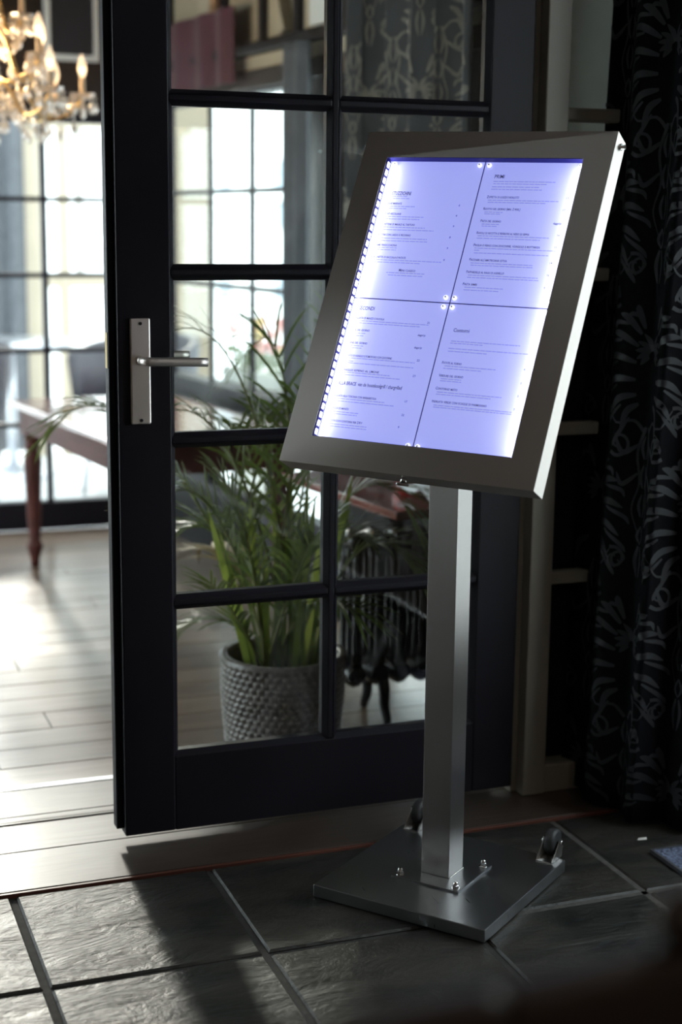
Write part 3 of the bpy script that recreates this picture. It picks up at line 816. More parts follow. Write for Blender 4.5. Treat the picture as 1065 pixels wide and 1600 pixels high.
# ------------------------------------------------------------------ the four menu sheets
PAGES = {
 'TL': ([
   ('STUZZICHINI', -0.1767, 0.2132, 0.0397, 2),
   ('Olive marinate', -0.1819, 0.1935, 0.0312, 1),
   ('Olive ascolane', -0.1834, 0.1721, 0.0369, 1),
   ('Polpettine di maiale al tartufo', -0.1851, 0.1503, 0.0733, 1),
   ('Crostini con lardo e pecorino', -0.1866, 0.1287, 0.0719, 1),
   ('Salame finocchiona', -0.1889, 0.1073, 0.0512, 1),
   ('Crocchette di baccala e patate', -0.1888, 0.0828, 0.0761, 1),
   ('Menu classico', -0.1198, 0.0574, 0.0342, 1),
  ], [
   (-0.1779, 0.2093, 0.0369), (-0.1763, 0.2049, 0.042), (-0.1788, 0.1886, 0.0597), (-0.1772, 0.1843, 0.0412),
   (-0.1804, 0.1673, 0.0825), (-0.1787, 0.1624, 0.0733), (-0.1819, 0.1453, 0.0925), (-0.1809, 0.1401, 0.1109),
   (-0.1812, 0.1225, 0.1023), (-0.1803, 0.1174, 0.1031), (-0.1829, 0.1032, 0.0462), (-0.1805, 0.0988, 0.0434),
   (-0.1858, 0.0781, 0.1487), (-0.1841, 0.0735, 0.1061), (-0.1451, 0.053, 0.0817), (-0.1399, 0.0481, 0.0747),
  ], [('6', -0.032, 0.1928), ('4', -0.0328, 0.1716), ('9', -0.033, 0.1501), ('8', -0.0344, 0.1277), ('9', -0.0339, 0.1057), ('9', -0.0346, 0.0821)]),
 'TR': ([
   ('PRIMI', 0.0256, 0.2511, 0.0192, 2),
   ('Zuppetta di cozze e borlotti', 0.0202, 0.2109, 0.0633, 1),
   ('Risotto del giorno (min. 2 pers.)', 0.0195, 0.187, 0.0725, 1),
   ('Pasta del giorno', 0.0196, 0.1625, 0.0405, 1),
   ('Ravioli di ricotta e peperoni al nero di seppia', 0.0181, 0.1385, 0.1031, 1),
   ('Paglia e fieno con zucchine, vongole e bottarga', 0.0182, 0.1141, 0.1294, 1),
   ("Paccheri all'amatriciana estiva", 0.0171, 0.0851, 0.0739, 1),
   ('Pappardelle al ragu di agnello', 0.0172, 0.0607, 0.0739, 1),
   ('Pasta bimbi', 0.0164, 0.0366, 0.0278, 1),
  ], [
   (0.0253, 0.2436, 0.1215), (0.0263, 0.2389, 0.1045), (0.0253, 0.2328, 0.0923), (0.0249, 0.2277, 0.0995),
   (0.0234, 0.2057, 0.1378), (0.0243, 0.2014, 0.113), (0.0227, 0.1816, 0.0362), (0.0236, 0.178, 0.0313),
   (0.0234, 0.1574, 0.0342), (0.0244, 0.1536, 0.0313), (0.0213, 0.1339, 0.1386), (0.0208, 0.1291, 0.123),
   (0.0213, 0.1093, 0.1634), (0.0216, 0.1051, 0.01), (0.0226, 0.0998, 0.1443), (0.021, 0.0797, 0.1208),
   (0.022, 0.0754, 0.1214), (0.0217, 0.0557, 0.1358), (0.0213, 0.0512, 0.1386), (0.021, 0.0316, 0.0775),
   (0.0206, 0.0265, 0.0683),
  ], [('13', 0.175, 0.212), ('17', 0.1737, 0.188), ('dagprijs', 0.1617, 0.162), ('14', 0.1745, 0.1388), ('15', 0.1752, 0.1153), ('14', 0.1734, 0.085), ('16', 0.1734, 0.0617), ('9', 0.1734, 0.037)]),
 'BL': ([
   ('SECONDI', -0.1817, -0.0235, 0.0327, 2),
   ('Tagliata di manzo e rucola', -0.187, -0.0418, 0.0639, 1),
   ('Pesce del giorno', -0.187, -0.0659, 0.0398, 1),
   ('Carne del giorno', -0.1876, -0.0914, 0.0426, 1),
   ('Stufato di agnello e pomodoro con zucchine', -0.186, -0.1169, 0.0987, 1),
   ('Coniglio ripieno al limone', -0.1872, -0.1457, 0.0817, 1),
   ('ALLA BRACE  van de houtskoolgrill / chargrilled', -0.1833, -0.1732, 0.132, 3),
   ('Grigliata alla toscana con barbabietola', -0.1876, -0.1968, 0.0909, 1),
   ('Bistecca di manzo', -0.1883, -0.2214, 0.0412, 1),
   ('Costata con contorni per 2/4 p', -0.1882, -0.2456, 0.0759, 1),
  ], [
   (-0.1832, -0.0464, 0.1528), (-0.1816, -0.0509, 0.1351), (-0.1788, -0.0712, 0.0242), (-0.1793, -0.0762, 0.0242),
   (-0.1802, -0.0964, 0.0284), (-0.1792, -0.1008, 0.0249), (-0.1822, -0.121, 0.1435), (-0.1755, -0.1272, 0.0142),
   (-0.1753, -0.1308, 0.1386), (-0.1798, -0.1496, 0.0995), (-0.1802, -0.1545, 0.1202), (-0.1824, -0.2014, 0.1037),
   (-0.1814, -0.2063, 0.123), (-0.1809, -0.2271, 0.0555), (-0.1806, -0.2314, 0.0533), (-0.1808, -0.2512, 0.0789),
   (-0.1813, -0.2557, 0.0803),
  ], [('21', -0.0342, -0.0427), ('dagprijs', -0.0469, -0.0676), ('dagprijs', -0.0476, -0.0921), ('22', -0.0355, -0.1165), ('23', -0.0358, -0.1467), ('17', -0.0384, -0.1964), ('22', -0.0383, -0.2221), ('9', -0.039, -0.2457)]),
 'BR': ([
   ('Contorni', 0.0213, -0.0546, 0.0312, 3),
   ('Patate al forno', 0.015, -0.1169, 0.0384, 1),
   ('Verdure del giorno', 0.0151, -0.1415, 0.0476, 1),
   ('Contorno misto', 0.0152, -0.1663, 0.0426, 1),
   ('Insalata verde con scaglie di parmigiano', 0.0145, -0.1908, 0.1059, 1),
  ], [
   (0.0216, -0.0737, 0.1337), (0.0212, -0.0777, 0.0633), (0.0203, -0.088, 0.1536), (0.0207, -0.0934, 0.0761),
   (0.021, -0.1217, 0.0995), (0.0198, -0.1264, 0.0741), (0.0203, -0.1463, 0.0398), (0.0199, -0.1503, 0.0412),
   (0.019, -0.1718, 0.1252), (0.0185, -0.176, 0.1059), (0.019, -0.1969, 0.1522), (0.0193, -0.2006, 0.1522),
  ], [('4', 0.1728, -0.1178), ('5', 0.1729, -0.1434), ('5', 0.173, -0.1673), ('7', 0.1716, -0.1922)]),
}

def text_mesh(body, size, small):
    cu = bpy.data.curves.new('t', 'FONT')
    cu.body = body
    cu.size = size
    cu.resolution_u = 2
    cu.offset = size * 0.012
    if small:
        cu.small_caps_scale = 0.78
        for k in range(len(body)): cu.body_format[k].use_small_caps = True
    o = bpy.data.objects.new('t', cu)
    col.objects.link(o)
    bpy.context.view_layer.update()
    dg = bpy.context.evaluated_depsgraph_get()
    me = bpy.data.meshes.new_from_object(o.evaluated_get(dg))
    bpy.data.objects.remove(o)
    vs_ = [v.co.copy() for v in me.vertices]
    fs_ = [tuple(p.vertices) for p in me.polygons]
    bpy.data.meshes.remove(me)
    return vs_, fs_
def put_text(mb, body, a, b, w, size, small, z):
    v, f = text_mesh(body, size, small)
    x0 = min(q.x for q in v); x1 = max(q.x for q in v)
    k = (w / (x1 - x0)) if w else 1.0
    mb.add([(a + (q.x - x0) * k, b + q.y, z) for q in v], f)
page_info = {
    'TL': ('menu sheet of starters headed STUZZICHINI in the light box', -1, 1),
    'TR': ('menu sheet of pasta dishes headed PRIMI in the light box', 1, 1),
    'BL': ('menu sheet of main courses headed SECONDI in the light box', -1, -1),
    'BR': ('menu sheet of side dishes headed Contorni in the light box', 1, -1)}
for key, (heads, body, prices) in PAGES.items():
    lab, sx, sy = page_info[key]
    g = 0.0011
    x0, x1 = sorted((sx * g, sx * (IW + 0.0015))); y0, y1 = sorted((sy * g, sy * (IH + 0.0025)))
    NX, NY = 12, 16
    vv, ff = [], []
    for j in range(NY + 1):
        for i in range(NX + 1):
            xx, yy = x0 + (x1 - x0) * i / NX, y0 + (y1 - y0) * j / NY
            vv.append((xx, yy, -0.01880))
    for j in range(NY):
        for i in range(NX):
            k = j * (NX + 1) + i; ff.append((k, k + 1, k + NX + 2, k + NX + 1))
    pg = MB().add(vv, ff).build('menu_sheet', M['page'], None, label=lab, cat='menu sheet', group='menu sheets in the light box')
    sd = pg.modifiers.new('thickness', 'SOLIDIFY'); sd.thickness = 0.0004; sd.offset = -1
    pg.matrix_world = BOXW
    hm, dm, bm_ = MB(), MB(), MB()
    for t, a, b, w, kind in heads:
        if kind == 1: put_text(dm, t, a, b, w, 0.0072, True, -0.01862)
        elif kind == 2: put_text(hm, t, a, b, w, 0.0105, False, -0.01862)
        else: put_text(hm, t, a, b, w, 0.0098, False, -0.01862)
    for t, a, b in prices:
        put_text(dm, t, a, b, 0.0155 if len(t) > 3 else 0, 0.0056, False, -0.01862)
    rr = random.Random(ord(key[0]) * 7 + ord(key[1]))
    for a, b, w in body:
        x = a
        while x < a + w - 0.002:
            L = min(rr.uniform(0.004, 0.013), a + w - x)
            bm_.box(x, b + 0.0003, -0.01866, x + L, b + 0.0017, -0.01860)
            x += L + 0.0013
    hm.build('heading_print', M['ink'], pg, kind='stuff'); dm.build('dish_print', M['ink'], pg, kind='stuff'); bm_.build('fine_print', M['inkbody'], pg, kind='stuff')

# ================================================================== POTTED PALM
PC = Vector((0.512, 0.520, 0.0))
palm = empty('potted_palm', (PC.x, PC.y, 0.001), 0, 'green areca palm in a dimpled grey brown glazed pot behind the door glass', 'plant')
PR_, PHT = 0.154, 0.222
NC, NR, SUB = 46, 14, 7
vv, ff = [], []
cols_, rows_ = NC * SUB, NR * 6
for j in range(rows_ + 1):
    t = j / rows_
    base = PR_ * (0.93 + 0.07 * min(1, t * 1.6))
    for i in range(cols_):
        a = i / cols_
        rown = t * NR
        shift = 0.5 * (int(rown) % 2)
        fu = (a * NC + shift) % 1.0 - 0.5
        fv = rown % 1.0
        hgt = max(0.0, 1 - (fu / 0.5) ** 2) * (0.25 + 0.75 * fv) * (1 if fv < 0.93 else 0.3)
        rr_ = base - 0.006 + 0.009 * hgt
        ang = 2 * pi * a
        vv.append((rr_ * cos(ang), rr_ * sin(ang), PHT * t))
for j in range(rows_):
    for i in range(cols_):
        i2 = (i + 1) % cols_
        ff.append((j * cols_ + i, j * cols_ + i2, (j + 1) * cols_ + i2, (j + 1) * cols_ + i))
ff.append(tuple(range(cols_ - 1, -1, -1)))
pot = MB().add(vv, ff, True).build('pot', M['pot'], palm)
# knobbly rim
rim = MB()
prof_ = [(PR_ + 0.002, PHT - 0.003), (PR_ + 0.001, PHT + 0.006), (PR_ - 0.008, PHT + 0.010), (PR_ - 0.019, PHT + 0.007), (PR_ - 0.022, PHT - 0.004), (PR_ - 0.022, PHT - 0.09)]
seg = NC * 4
rv = []
for k, (r_, z_) in enumerate(prof_):
    for i in range(seg):
        a = 2 * pi * i / seg
        b_ = 0.0025 * cos(i * pi / 2 + (pi if k % 2 else 0)) if k < 5 else 0
        rv.append(((r_ + b_) * cos(a), (r_ + b_) * sin(a), z_ + b_ * 0.5))
rf = [(k * seg + i, k * seg + (i + 1) % seg, (k + 1) * seg + (i + 1) % seg, (k + 1) * seg + i) for k in range(len(prof_) - 1) for i in range(seg)]
MB().add(rv, rf, True).build('rim', M['pot'], pot)
MB().lathe([(0.001, PHT - 0.04), (PR_ - 0.021, PHT - 0.045)], 32).build('soil', M['soil'], palm)
RB = Vector((0.9367, -0.3500, 0)); DBK = Vector((0.352, 0.936, 0))
def P3(px, py, dep):      # metres right of the pot, height above the soil line, depth behind the pot
    return RB * px + DBK * dep + Vector((0, 0, py))
def leaflet(mb, p, d, up, L, w, droop):
    d = d.normalized()
    side = d.cross(up)
    if side.length < 1e-4: side = d.orthogonal()
    side.normalize()
    n = 5
    pts = []
    for i in range(n + 1):
        t = i / n
        q = p + d * (L * t) + Vector((0, 0, -1)) * (droop * L * t * t)
        ww = w * (0.55 + 0.9 * t) * (1 - t) ** 0.55 * 1.25 if t < 1 else 0.0004
        pts += [q - side * ww / 2 , q + Vector((0, 0, -0.16 * ww)), q + side * ww / 2]
    fs = []
    for i in range(n):
        a = i * 3
        fs += [(a, a + 1, a + 4, a + 3), (a + 1, a + 2, a + 5, a + 4)]
    mb.add(pts, fs, True)
rl = random.Random(11)
def frond(base, ctrl, tip, nl=20, L=0.20, w=0.0095, dry=False, start=0.30):
    n = 22
    path = bez(base, ctrl, tip, n)
    rads = [0.0046 * (1 - 0.82 * i / (n - 1)) for i in range(n)]
    rach = MB().tube(path, rads, 6).build('frond', M['stem'], palm)
    mb = MB()
    for k in range(nl):
        t = start + (0.99 - start) * k / (nl - 1)
        i = min(n - 2, int(t * (n - 1)))
        fr = t * (n - 1) - i
        p = path[i].lerp(path[i + 1], fr)
        tan = (path[i + 1] - path[i]).normalized()
        hor = tan.cross(Vector((0, 0, 1)))
        if hor.length < 0.2: hor = RB.copy()
        hor.normalize()
        upv = hor.cross(tan).normalized()
        env = sin(pi * min(1, max(0.0, (t - start) / (1 - start) * 0.68 + 0.20))) ** 0.6
        for s in (-1, 1):
            dvec = tan * rl.uniform(0.85, 1.15) + hor * s * rl.uniform(0.45, 0.80) + upv * rl.uniform(0.05, 0.35)
            leaflet(mb, p, dvec, upv, 1.15 * L * env * rl.uniform(0.8, 1.1), w * rl.uniform(0.8, 1.2), rl.uniform(0.15, 0.5))
    mb.build('leaflets', M['leafdry'] if dry else M['leaf'], rach, kind='stuff')
k_ = 0.00158
SZ = PHT - 0.05
def F(cx, cy, tx, ty, dc=0.0, dt=0.0, **kw):     # control and tip given as offsets from the pot centre in units of 1.58 mm
    bx = rl.uniform(-0.05, 0.05); by_ = rl.uniform(-0.05, 0.05)
    b = P3(bx, SZ, by_)
    frond(b, P3(cx * k_, SZ + cy * k_, dc), P3(tx * k_, SZ + ty * k_, dt), **kw)
F(-235, 560, -375, 360, 0.05, 0.12, nl=24, L=0.15)
F(-40, 640, -185, 520, 0.0, -0.05, nl=15, L=0.19, w=0.0085)
F(-70, 520, -195, 400, -0.08, -0.14, nl=15, L=0.19, w=0.009)
F(25, 640, -60, 490, 0.10, 0.12, nl=12, L=0.20, w=0.0085)
F(40, 420, 85, 590, 0.15, 0.22, nl=14, L=0.16, w=0.0085)
F(120, 330, 222, 150, 0.0, -0.06, nl=20, L=0.15)
F(110, 430, 200, 245, 0.05, 0.0, nl=20, L=0.17)
F(-95, 135, -160, 62, -0.02, 0.02, nl=14, L=0.13)
F(-85, 300, -170, 205, 0.08, 0.10, nl=20, L=0.19)
F(-100, 380, -185, 280, -0.05, -0.12, nl=20, L=0.18)
F(45, 190, 110, 130, -0.12, -0.18, nl=16, L=0.15)
F(10, 380, 40, 440, -0.10, -0.16, nl=14, L=0.18)
F(-15, 330, -30, 400, 0.08, 0.20, nl=14, L=0.18)
F(-45, 400, -95, 360, 0.20, 0.35, nl=14, L=0.18)
F(-65, 120, -100, 175, -0.12, -0.20, nl=14, L=0.14)
F(70, 240, 120, 225, 0.0, -0.04, nl=18, L=0.16)
F(-40, 260, -90, 320, -0.06, -0.10, nl=18, L=0.17)
F(20, 190, 50, 245, -0.12, -0.20, nl=16, L=0.16)
F(-30, 200, -85, 245, 0.0, 0.0, nl=16, L=0.16)
F(-60, 200, -150, 150, 0.22, 0.34, nl=16, L=0.16, dry=True)
# broad upright young leaves at the heart
for k in range(30):
    bx, by_ = rl.uniform(-0.075, 0.075), rl.uniform(-0.06, 0.05)
    mb = MB()
    p0 = P3(bx, SZ, by_)
    lean_ = bx * 2.6 + rl.uniform(-0.10, 0.10)
    leaflet(mb, p0, RB * lean_ + DBK * rl.uniform(-0.25, 0.15) + Vector((0, 0, 1.0)), (DBK * -1.0 + RB * rl.uniform(-0.5, 0.5)), rl.uniform(0.28, 0.58), rl.uniform(0.010, 0.024), rl.uniform(0.0, 0.08))
    mb.build('spear_leaf', M['leafyoung'] if k % 3 else M['leaf'], palm)

# ================================================================== MAHOGANY TABLE
T0 = Vector((0.196, 2.722, 0)); TD = Vector((0.115, -0.9934, 0)); TR_ = atan2(TD.y, TD.x)
tab = empty('dining_table', (T0.x, T0.y, 0.0005), TR_, 'long mahogany table with turned legs standing by the windows', 'table')
# local x runs towards the door, local y to the window wall
TL_, TWD, TZ = 1.22, 0.60, 0.62
MB().box(-0.012, -0.012, TZ - 0.024, TL_ + 0.012, TWD + 0.012, TZ).build('table_top', M['mahogany'], tab, bevel=0.007)
for a in ((0.03, 0.022, TL_ - 0.03, 0.042), (0.03, TWD - 0.042, TL_ - 0.03, TWD - 0.022)):
    MB().box(a[0], a[1], TZ - 0.112, a[2], a[3], TZ - 0.024).build('apron', M['mahogany_matt'], tab, bevel=0.002)
for a in (0.022, TL_ - 0.042):
    MB().box(a, 0.04, TZ - 0.112, a + 0.02, TWD - 0.04, TZ - 0.024).build('apron', M['mahogany_matt'], tab, bevel=0.002)
lp = [(0.016, 0), (0.018, 0.03), (0.024, 0.055), (0.030, 0.075), (0.030, 0.088), (0.024, 0.092), (0.0215, 0.10), (0.026, 0.20), (0.031, 0.33), (0.0335, 0.40), (0.029, 0.425), (0.021, 0.437), (0.031, 0.447), (0.031, 0.455), (0.022, 0.463), (0.030, 0.475), (0.030, 0.487), (0.022, 0.497)]
lm = MB().lathe(lp, 20)
lm.box(-0.034, -0.034, 0.497, 0.034, 0.034, TZ - 0.024)
lme = lm.mesh('leg', M['mahogany_matt'])
for x in (0.055, TL_ - 0.055):
    for y in (0.055, TWD - 0.055): link('leg', lme, tab, (x, y, 0))

# ================================================================== RADIATOR, SHELF AND LANTERN UNDER THE SECOND WINDOW
rad = empty('radiator', (0.735, 0.635, 0.0005), 0, 'black cast iron column radiator on curved feet next to the window shelf', 'radiator')
def section():
    mb = MB()
    for yy in (-0.045, 0.0, 0.045):
        pth = [(0, yy, 0.15), (0, yy, 0.19), (0, yy, 0.30), (0, yy, 0.42), (0, yy, 0.455)]
        mb.tube(pth, [0.016, 0.013, 0.012, 0.013, 0.016], 10)
    mb.tube([(0, -0.062, 0.135), (0, -0.03, 0.118), (0, 0.03, 0.118), (0, 0.062, 0.135)], [0.020, 0.026, 0.026, 0.020], 10)
    mb.tube([(0, -0.060, 0.462), (0, -0.03, 0.478), (0, 0.03, 0.478), (0, 0.060, 0.462)], [0.018, 0.024, 0.024, 0.018], 10)
    return mb.mesh('section', M['iron'])
sec = section()
NS = 7
for k in range(NS):
    link('section', sec, rad, (k * 0.062, 0, 0))
for k in (1, NS - 2):
    x = k * 0.062 + 0.01
    for sg in (-1, 1):
        MB().tube(catmull([(x, sg * 0.040, 0.125), (x, sg * 0.058, 0.085), (x, sg * 0.062, 0.045), (x, sg * 0.080, 0.014), (x, sg * 0.086, 0.0)], 5), [0.018 - 0.0004 * i for i in range(21)], 8).build('foot', M['iron'], rad)
MB().tube([(-0.03, 0, 0.118), ((NS - 1) * 0.062 + 0.03, 0, 0.118)], 0.011, 10).build('manifold', M['iron'], rad)
MB().tube([(-0.03, 0, 0.478), ((NS - 1) * 0.062 + 0.03, 0, 0.478)], 0.011, 10).build('manifold', M['iron'], rad)
shf = empty('window_shelf', WP, WR, 'dark red wooden shelf on the wall beside the damask curtain', 'shelf')
s0, s1 = wall_s(0.62), wall_s(1.30)
MB().box(s0, 0.0, 0.528, s1, 0.36, 0.552).build('board', M['mahogany'], shf, bevel=0.005)
for s in (s0 + 0.22, s1 - 0.08):
    mb = MB()
    mb.add([(s - 0.012, 0, 0.528), (s - 0.012, 0.20, 0.528), (s - 0.012, 0, 0.36), (s + 0.012, 0, 0.528), (s + 0.012, 0.20, 0.528), (s + 0.012, 0, 0.40)],
           [(0, 1, 2), (5, 4, 3), (0, 3, 4, 1), (1, 4, 5, 2), (2, 5, 3, 0)])
    mb.build('bracket', M['blackwood'], shf)
LP = WP + WD * wall_s(0.985) - WN * 0.12
lan = empty('tealight_holder', (LP.x, LP.y, 0.5525), 0, 'small red glass tealight holder on the window shelf', 'candle holder')
MB().lathe([(0.026, 0), (0.036, 0.012), (0.040, 0.045), (0.034, 0.075), (0.031, 0.075), (0.036, 0.045), (0.032, 0.016), (0.004, 0.012)], 20).build('glass_cup', M['redglass'], lan)
MB().lathe([(0.019, 0.013), (0.019, 0.030), (0.002, 0.031)], 16).build('tealight', M['ventwhite'], lan)
CP = WP + WD * wall_s(0.74) - WN * 0.16
nv, nf = [], []
for j in range(9):
    for i in range(13):
        nv.append((-0.10 + 0.20 * i / 12, -0.075 + 0.15 * j / 8, 0.018 + 0.014 * sin(i * 0.9 + j * 0.5) * cos(j * 0.7) + 0.05 * math.exp(-((i - 6) / 4) ** 2 - ((j - 4) / 3) ** 2)))
for j in range(8):
    for i in range(12): k = j * 13 + i; nf.append((k, k + 1, k + 14, k + 13))
ncl = MB().add(nv, nf, True).build('folded_cloth', M['whitecloth'], None, loc=(CP.x, CP.y, 0.5545), rot=(0, 0, WR), label='pale crumpled cloth lying on the window shelf', cat='cloth')
ncl.modifiers.new('t', 'SOLIDIFY').thickness = 0.006

# ================================================================== CURTAINS
def curtain(name, plan, z0, z1, fold, depth, mat, label, cat='curtain', taper=0.0, motif=None, mmat=None, msize=(0.34, 0.62), lean=(0, 0), seed=1, parent=None, kind=None, back=False):
    """plan: polyline in x,y; folds as sine; returns object. motif ribbons are laid on the cloth"""
    P = [Vector((a, b, 0)) for a, b in plan]
    seglen = [(P[i + 1] - P[i]).length for i in range(len(P) - 1)]
    tot = sum(seglen)
    r_ = random.Random(seed)
    ph = [r_.uniform(0, 6.28) for _ in range(4)]
    def pos(s, z, off=0.0):
        s_ = max(0.0, min(tot, s)); d = s_
        for i, L in enumerate(seglen):
            if d <= L or i == len(seglen) - 1: break
            d -= L
        t = (P[i + 1] - P[i]).normalized(); nr = Vector((t.y, -t.x, 0))
        p = P[i] + t * d
        h = (z - z0) / (z1 - z0)
        a = s_ / fold * 2 * pi + 0.5 * sin(s_ / fold * 1.7 + ph[0]) + 0.25 * (1 - h) * sin(ph[1] + s_ * 9)
        amp = depth * (0.75 + 0.25 * sin(s_ / fold * 2.3 + ph[2])) * (1 - taper * h)
        w = sin(a) * amp
        return p + nr * (w + off) + t * (0.25 * amp * sin(2 * a)) + Vector((lean[0] * h, lean[1] * h, z))
    nu, nv_ = max(24, int(tot / fold * 18)), 40
    vv = [pos(tot * i / nu, z0 + (z1 - z0) * j / nv_) for j in range(nv_ + 1) for i in range(nu + 1)]
    ff = [(j * (nu + 1) + i, j * (nu + 1) + i + 1, (j + 1) * (nu + 1) + i + 1, (j + 1) * (nu + 1) + i) for j in range(nv_) for i in range(nu)]
    o = MB().add(vv, ff, True).build(name, mat, parent, label=label, cat=cat, kind=kind)
    o.modifiers.new('t', 'SOLIDIFY').thickness = 0.002
    if motif:
        # arc length along the real folded cloth so the print is not stretched
        N = 600
        arc = [0.0]
        pp = pos(0, z0 + 0.5)
        for i in range(1, N + 1):
            q = pos(tot * i / N, z0 + 0.5); arc.append(arc[-1] + (q - pp).length); pp = q
        def s_at(a):
            lo, hi = 0, N
            while hi - lo > 1:
                m_ = (lo + hi) // 2
                if arc[m_] <= a: lo = m_
                else: hi = m_
            dl = arc[hi] - arc[lo]
            return tot * (lo + ((a - arc[lo]) / dl if dl > 1e-9 else 0)) / N
        mb = MB()
        mw, mh = msize
        c = 0
        a0 = -mw * 0.25
        while a0 < arc[-1] + mw:
            zoff = (c % 2) * mh * 0.5 - mh
            zc = z0 + zoff
            while zc < z1:
                for side in motif:
                    ok = []
                    for (u, v, du, dv) in side:
                        pt = []
                        for sgn in (-1, 1):
                            aa = a0 + (u + sgn * du) * mw; zzz = zc + (v + sgn * dv) * mh
                            pt.append((aa, zzz))
                        ok.append(pt)
                    vs_, fs_ = [], []
                    good = all(0.004 < q[0] < arc[-1] - 0.004 and z0 + 0.012 < q[1] < z1 - 0.005 for pt in ok for q in pt)
                    if not good: continue
                    for off in ((0.0016, -0.0036) if back else (0.0016,)):
                        n0 = len(vs_)
                        for pt in ok:
                            for q in pt: vs_.append(pos(s_at(q[0]), q[1], off))
                        for i in range(len(ok) - 1): fs_.append((n0 + 2 * i, n0 + 2 * i + 1, n0 + 2 * i + 3, n0 + 2 * i + 2))
                    mb.add(vs_, fs_, True)
                zc += mh
            a0 += mw * 0.5; c += 1
        mb.build('damask_pattern', mmat, o, kind='stuff')
    return o

def make_motif():
    """damask medallion: leaf and scroll strokes as (u, v, half-width vector) lists, mirrored"""
    S = []
    def stroke(pts, w0, w1=0.002, n=10, leaf=False):
        path = catmull([(x, y * 0.62 / 0.34, 0) for x, y in pts], max(3, n // max(1, len(pts) - 1)))
        for mir in (1, -1):
            out = []
            m = len(path)
            for i, p in enumerate(path):
                t = i / (m - 1)
                tan = (path[min(i + 1, m - 1)] - path[max(0, i - 1)]).normalized()
                nx, ny = -tan.y, tan.x
                w = (w1 + (w0 - w1) * sin(pi * min(1, t * 0.92 + 0.08)) ** 0.8) if leaf else (w0 + (w1 - w0) * t)
                out.append((mir * p.x, p.y * 0.34 / 0.62, mir * nx * w, ny * w * 0.34 / 0.62))
            S.append(out)
    # heart palmette
    for k in range(5):
        a = radians(12 + k * 24)
        r0, r1 = 0.03, 0.15 - 0.012 * k
        stroke([(r0 * sin(a), 0.60 + r0 * cos(a) * 0.55), ((r0 + r1) / 2 * sin(a + 0.1), 0.60 + (r0 + r1) / 2 * cos(a + 0.1) * 0.55), (r1 * sin(a + 0.28), 0.60 + r1 * cos(a + 0.28) * 0.55)], 0.022, 0.003, 8, True)
    # outer acanthus leaves
    for k in range(7):
        a = radians(5 + k * 26)
        c = (0.06 + 0.05 * sin(a), 0.56 + 0.13 * cos(a))
        e = (0.10 + 0.27 * sin(a), 0.55 + 0.22 * cos(a))
        m = ((c[0] + e[0]) / 2 + 0.02, (c[1] + e[1]) / 2 + 0.02)
        stroke([c, m, e], 0.028, 0.004, 8, True)
        stroke([((c[0] + e[0]) / 2, (c[1] + e[1]) / 2), (e[0] * 0.9 + 0.05, e[1] - 0.03), (e[0] + 0.05, e[1] - 0.055)], 0.018, 0.003, 8, True)
    # scrolls
    def scroll(cx, cy, r, turns, start, dirn, w):
        pts = []
        n = 12
        for i in range(n + 1):
            t = i / n
            a = start + dirn * turns * 2 * pi * t
            rr = r * (1 - 0.80 * t)
            pts.append((cx + rr * cos(a), cy + rr * sin(a) * 0.55))
        stroke(pts, w, 0.006, 26)
    scroll(0.31, 0.80, 0.085, 1.25, -2.4, 1, 0.016)
    scroll(0.33, 0.40, 0.075, 1.2, 2.0, -1, 0.015)
    scroll(0.13, 0.90, 0.060, 1.1, -1.2, 1, 0.013)
    # stems and pendants
    stroke([(0.015, 0.36), (0.06, 0.27), (0.035, 0.17), (0.075, 0.08), (0.03, 0.0)], 0.014, 0.005, 16)
    stroke([(0.05, 0.30), (0.16, 0.27), (0.22, 0.33)], 0.022, 0.003, 10, True)
    stroke([(0.05, 0.20), (0.15, 0.16), (0.19, 0.20)], 0.020, 0.003, 10, True)
    stroke([(0.02, 0.34), (0.10, 0.38), (0.22, 0.37), (0.30, 0.43)], 0.016, 0.005, 14)
    stroke([(0.012, 0.95), (0.03, 0.90), (0.012, 0.84)], 0.016, 0.003, 8, True)
    stroke([(0.0, 1.02), (0.028, 0.985), (0.0, 0.955)], 0.012, 0.003, 8, True)
    for k in range(3):
        stroke([(0.012, 0.05 + k * 0.10), (0.03, 0.09 + k * 0.10), (0.012, 0.13 + k * 0.10)], 0.013, 0.003, 8, True)
    return S
MOTIF = [[(u, v, du * 0.78, dv * 0.78) for u, v, du, dv in q] for q in make_motif()]
curtain('entrance_curtain', [(1.045, 0.045), (1.02, -0.10), (1.055, -0.24), (1.13, -0.315), (1.31, -0.30)], 0.012, 2.42, 0.125, 0.022, M['navy'],
        'black damask patterned curtain hanging to the slate floor beside the sidelight', taper=0.25, motif=MOTIF, mmat=M['damask'], lean=(0.075, 0.0), seed=3, back=True)
def wpt(y, n): 
    q = WP + WD * wall_s(y) - WN * n
    return (q.x, q.y)
curtain('window_curtain', [wpt(1.42, 0.10), wpt(0.72, 0.10)], 0.62, 2.24, 0.13, 0.035, M['darkcurtain'],
        'charcoal curtain with pale damask scrolls beside the second window', motif=MOTIF, mmat=M['damaskgold'], seed=5, back=True)
curtain('window_curtain', [wpt(1.91, 0.07), wpt(1.70, 0.07)], 0.66, 1.83, 0.10, 0.02, M['greycurtain'], 'narrow plain grey curtain gathered between the two windows', seed=6)
curtain('reflection_drape', [wpt(3.12, 0.05), wpt(2.34, 0.06)], 1.745, 2.0, 0.22, 0.012, M['maroon'], 'maroon drape standing in for a reflection in the door glass', seed=8)  # cloth shape replaces a maroon reflection in the door glass
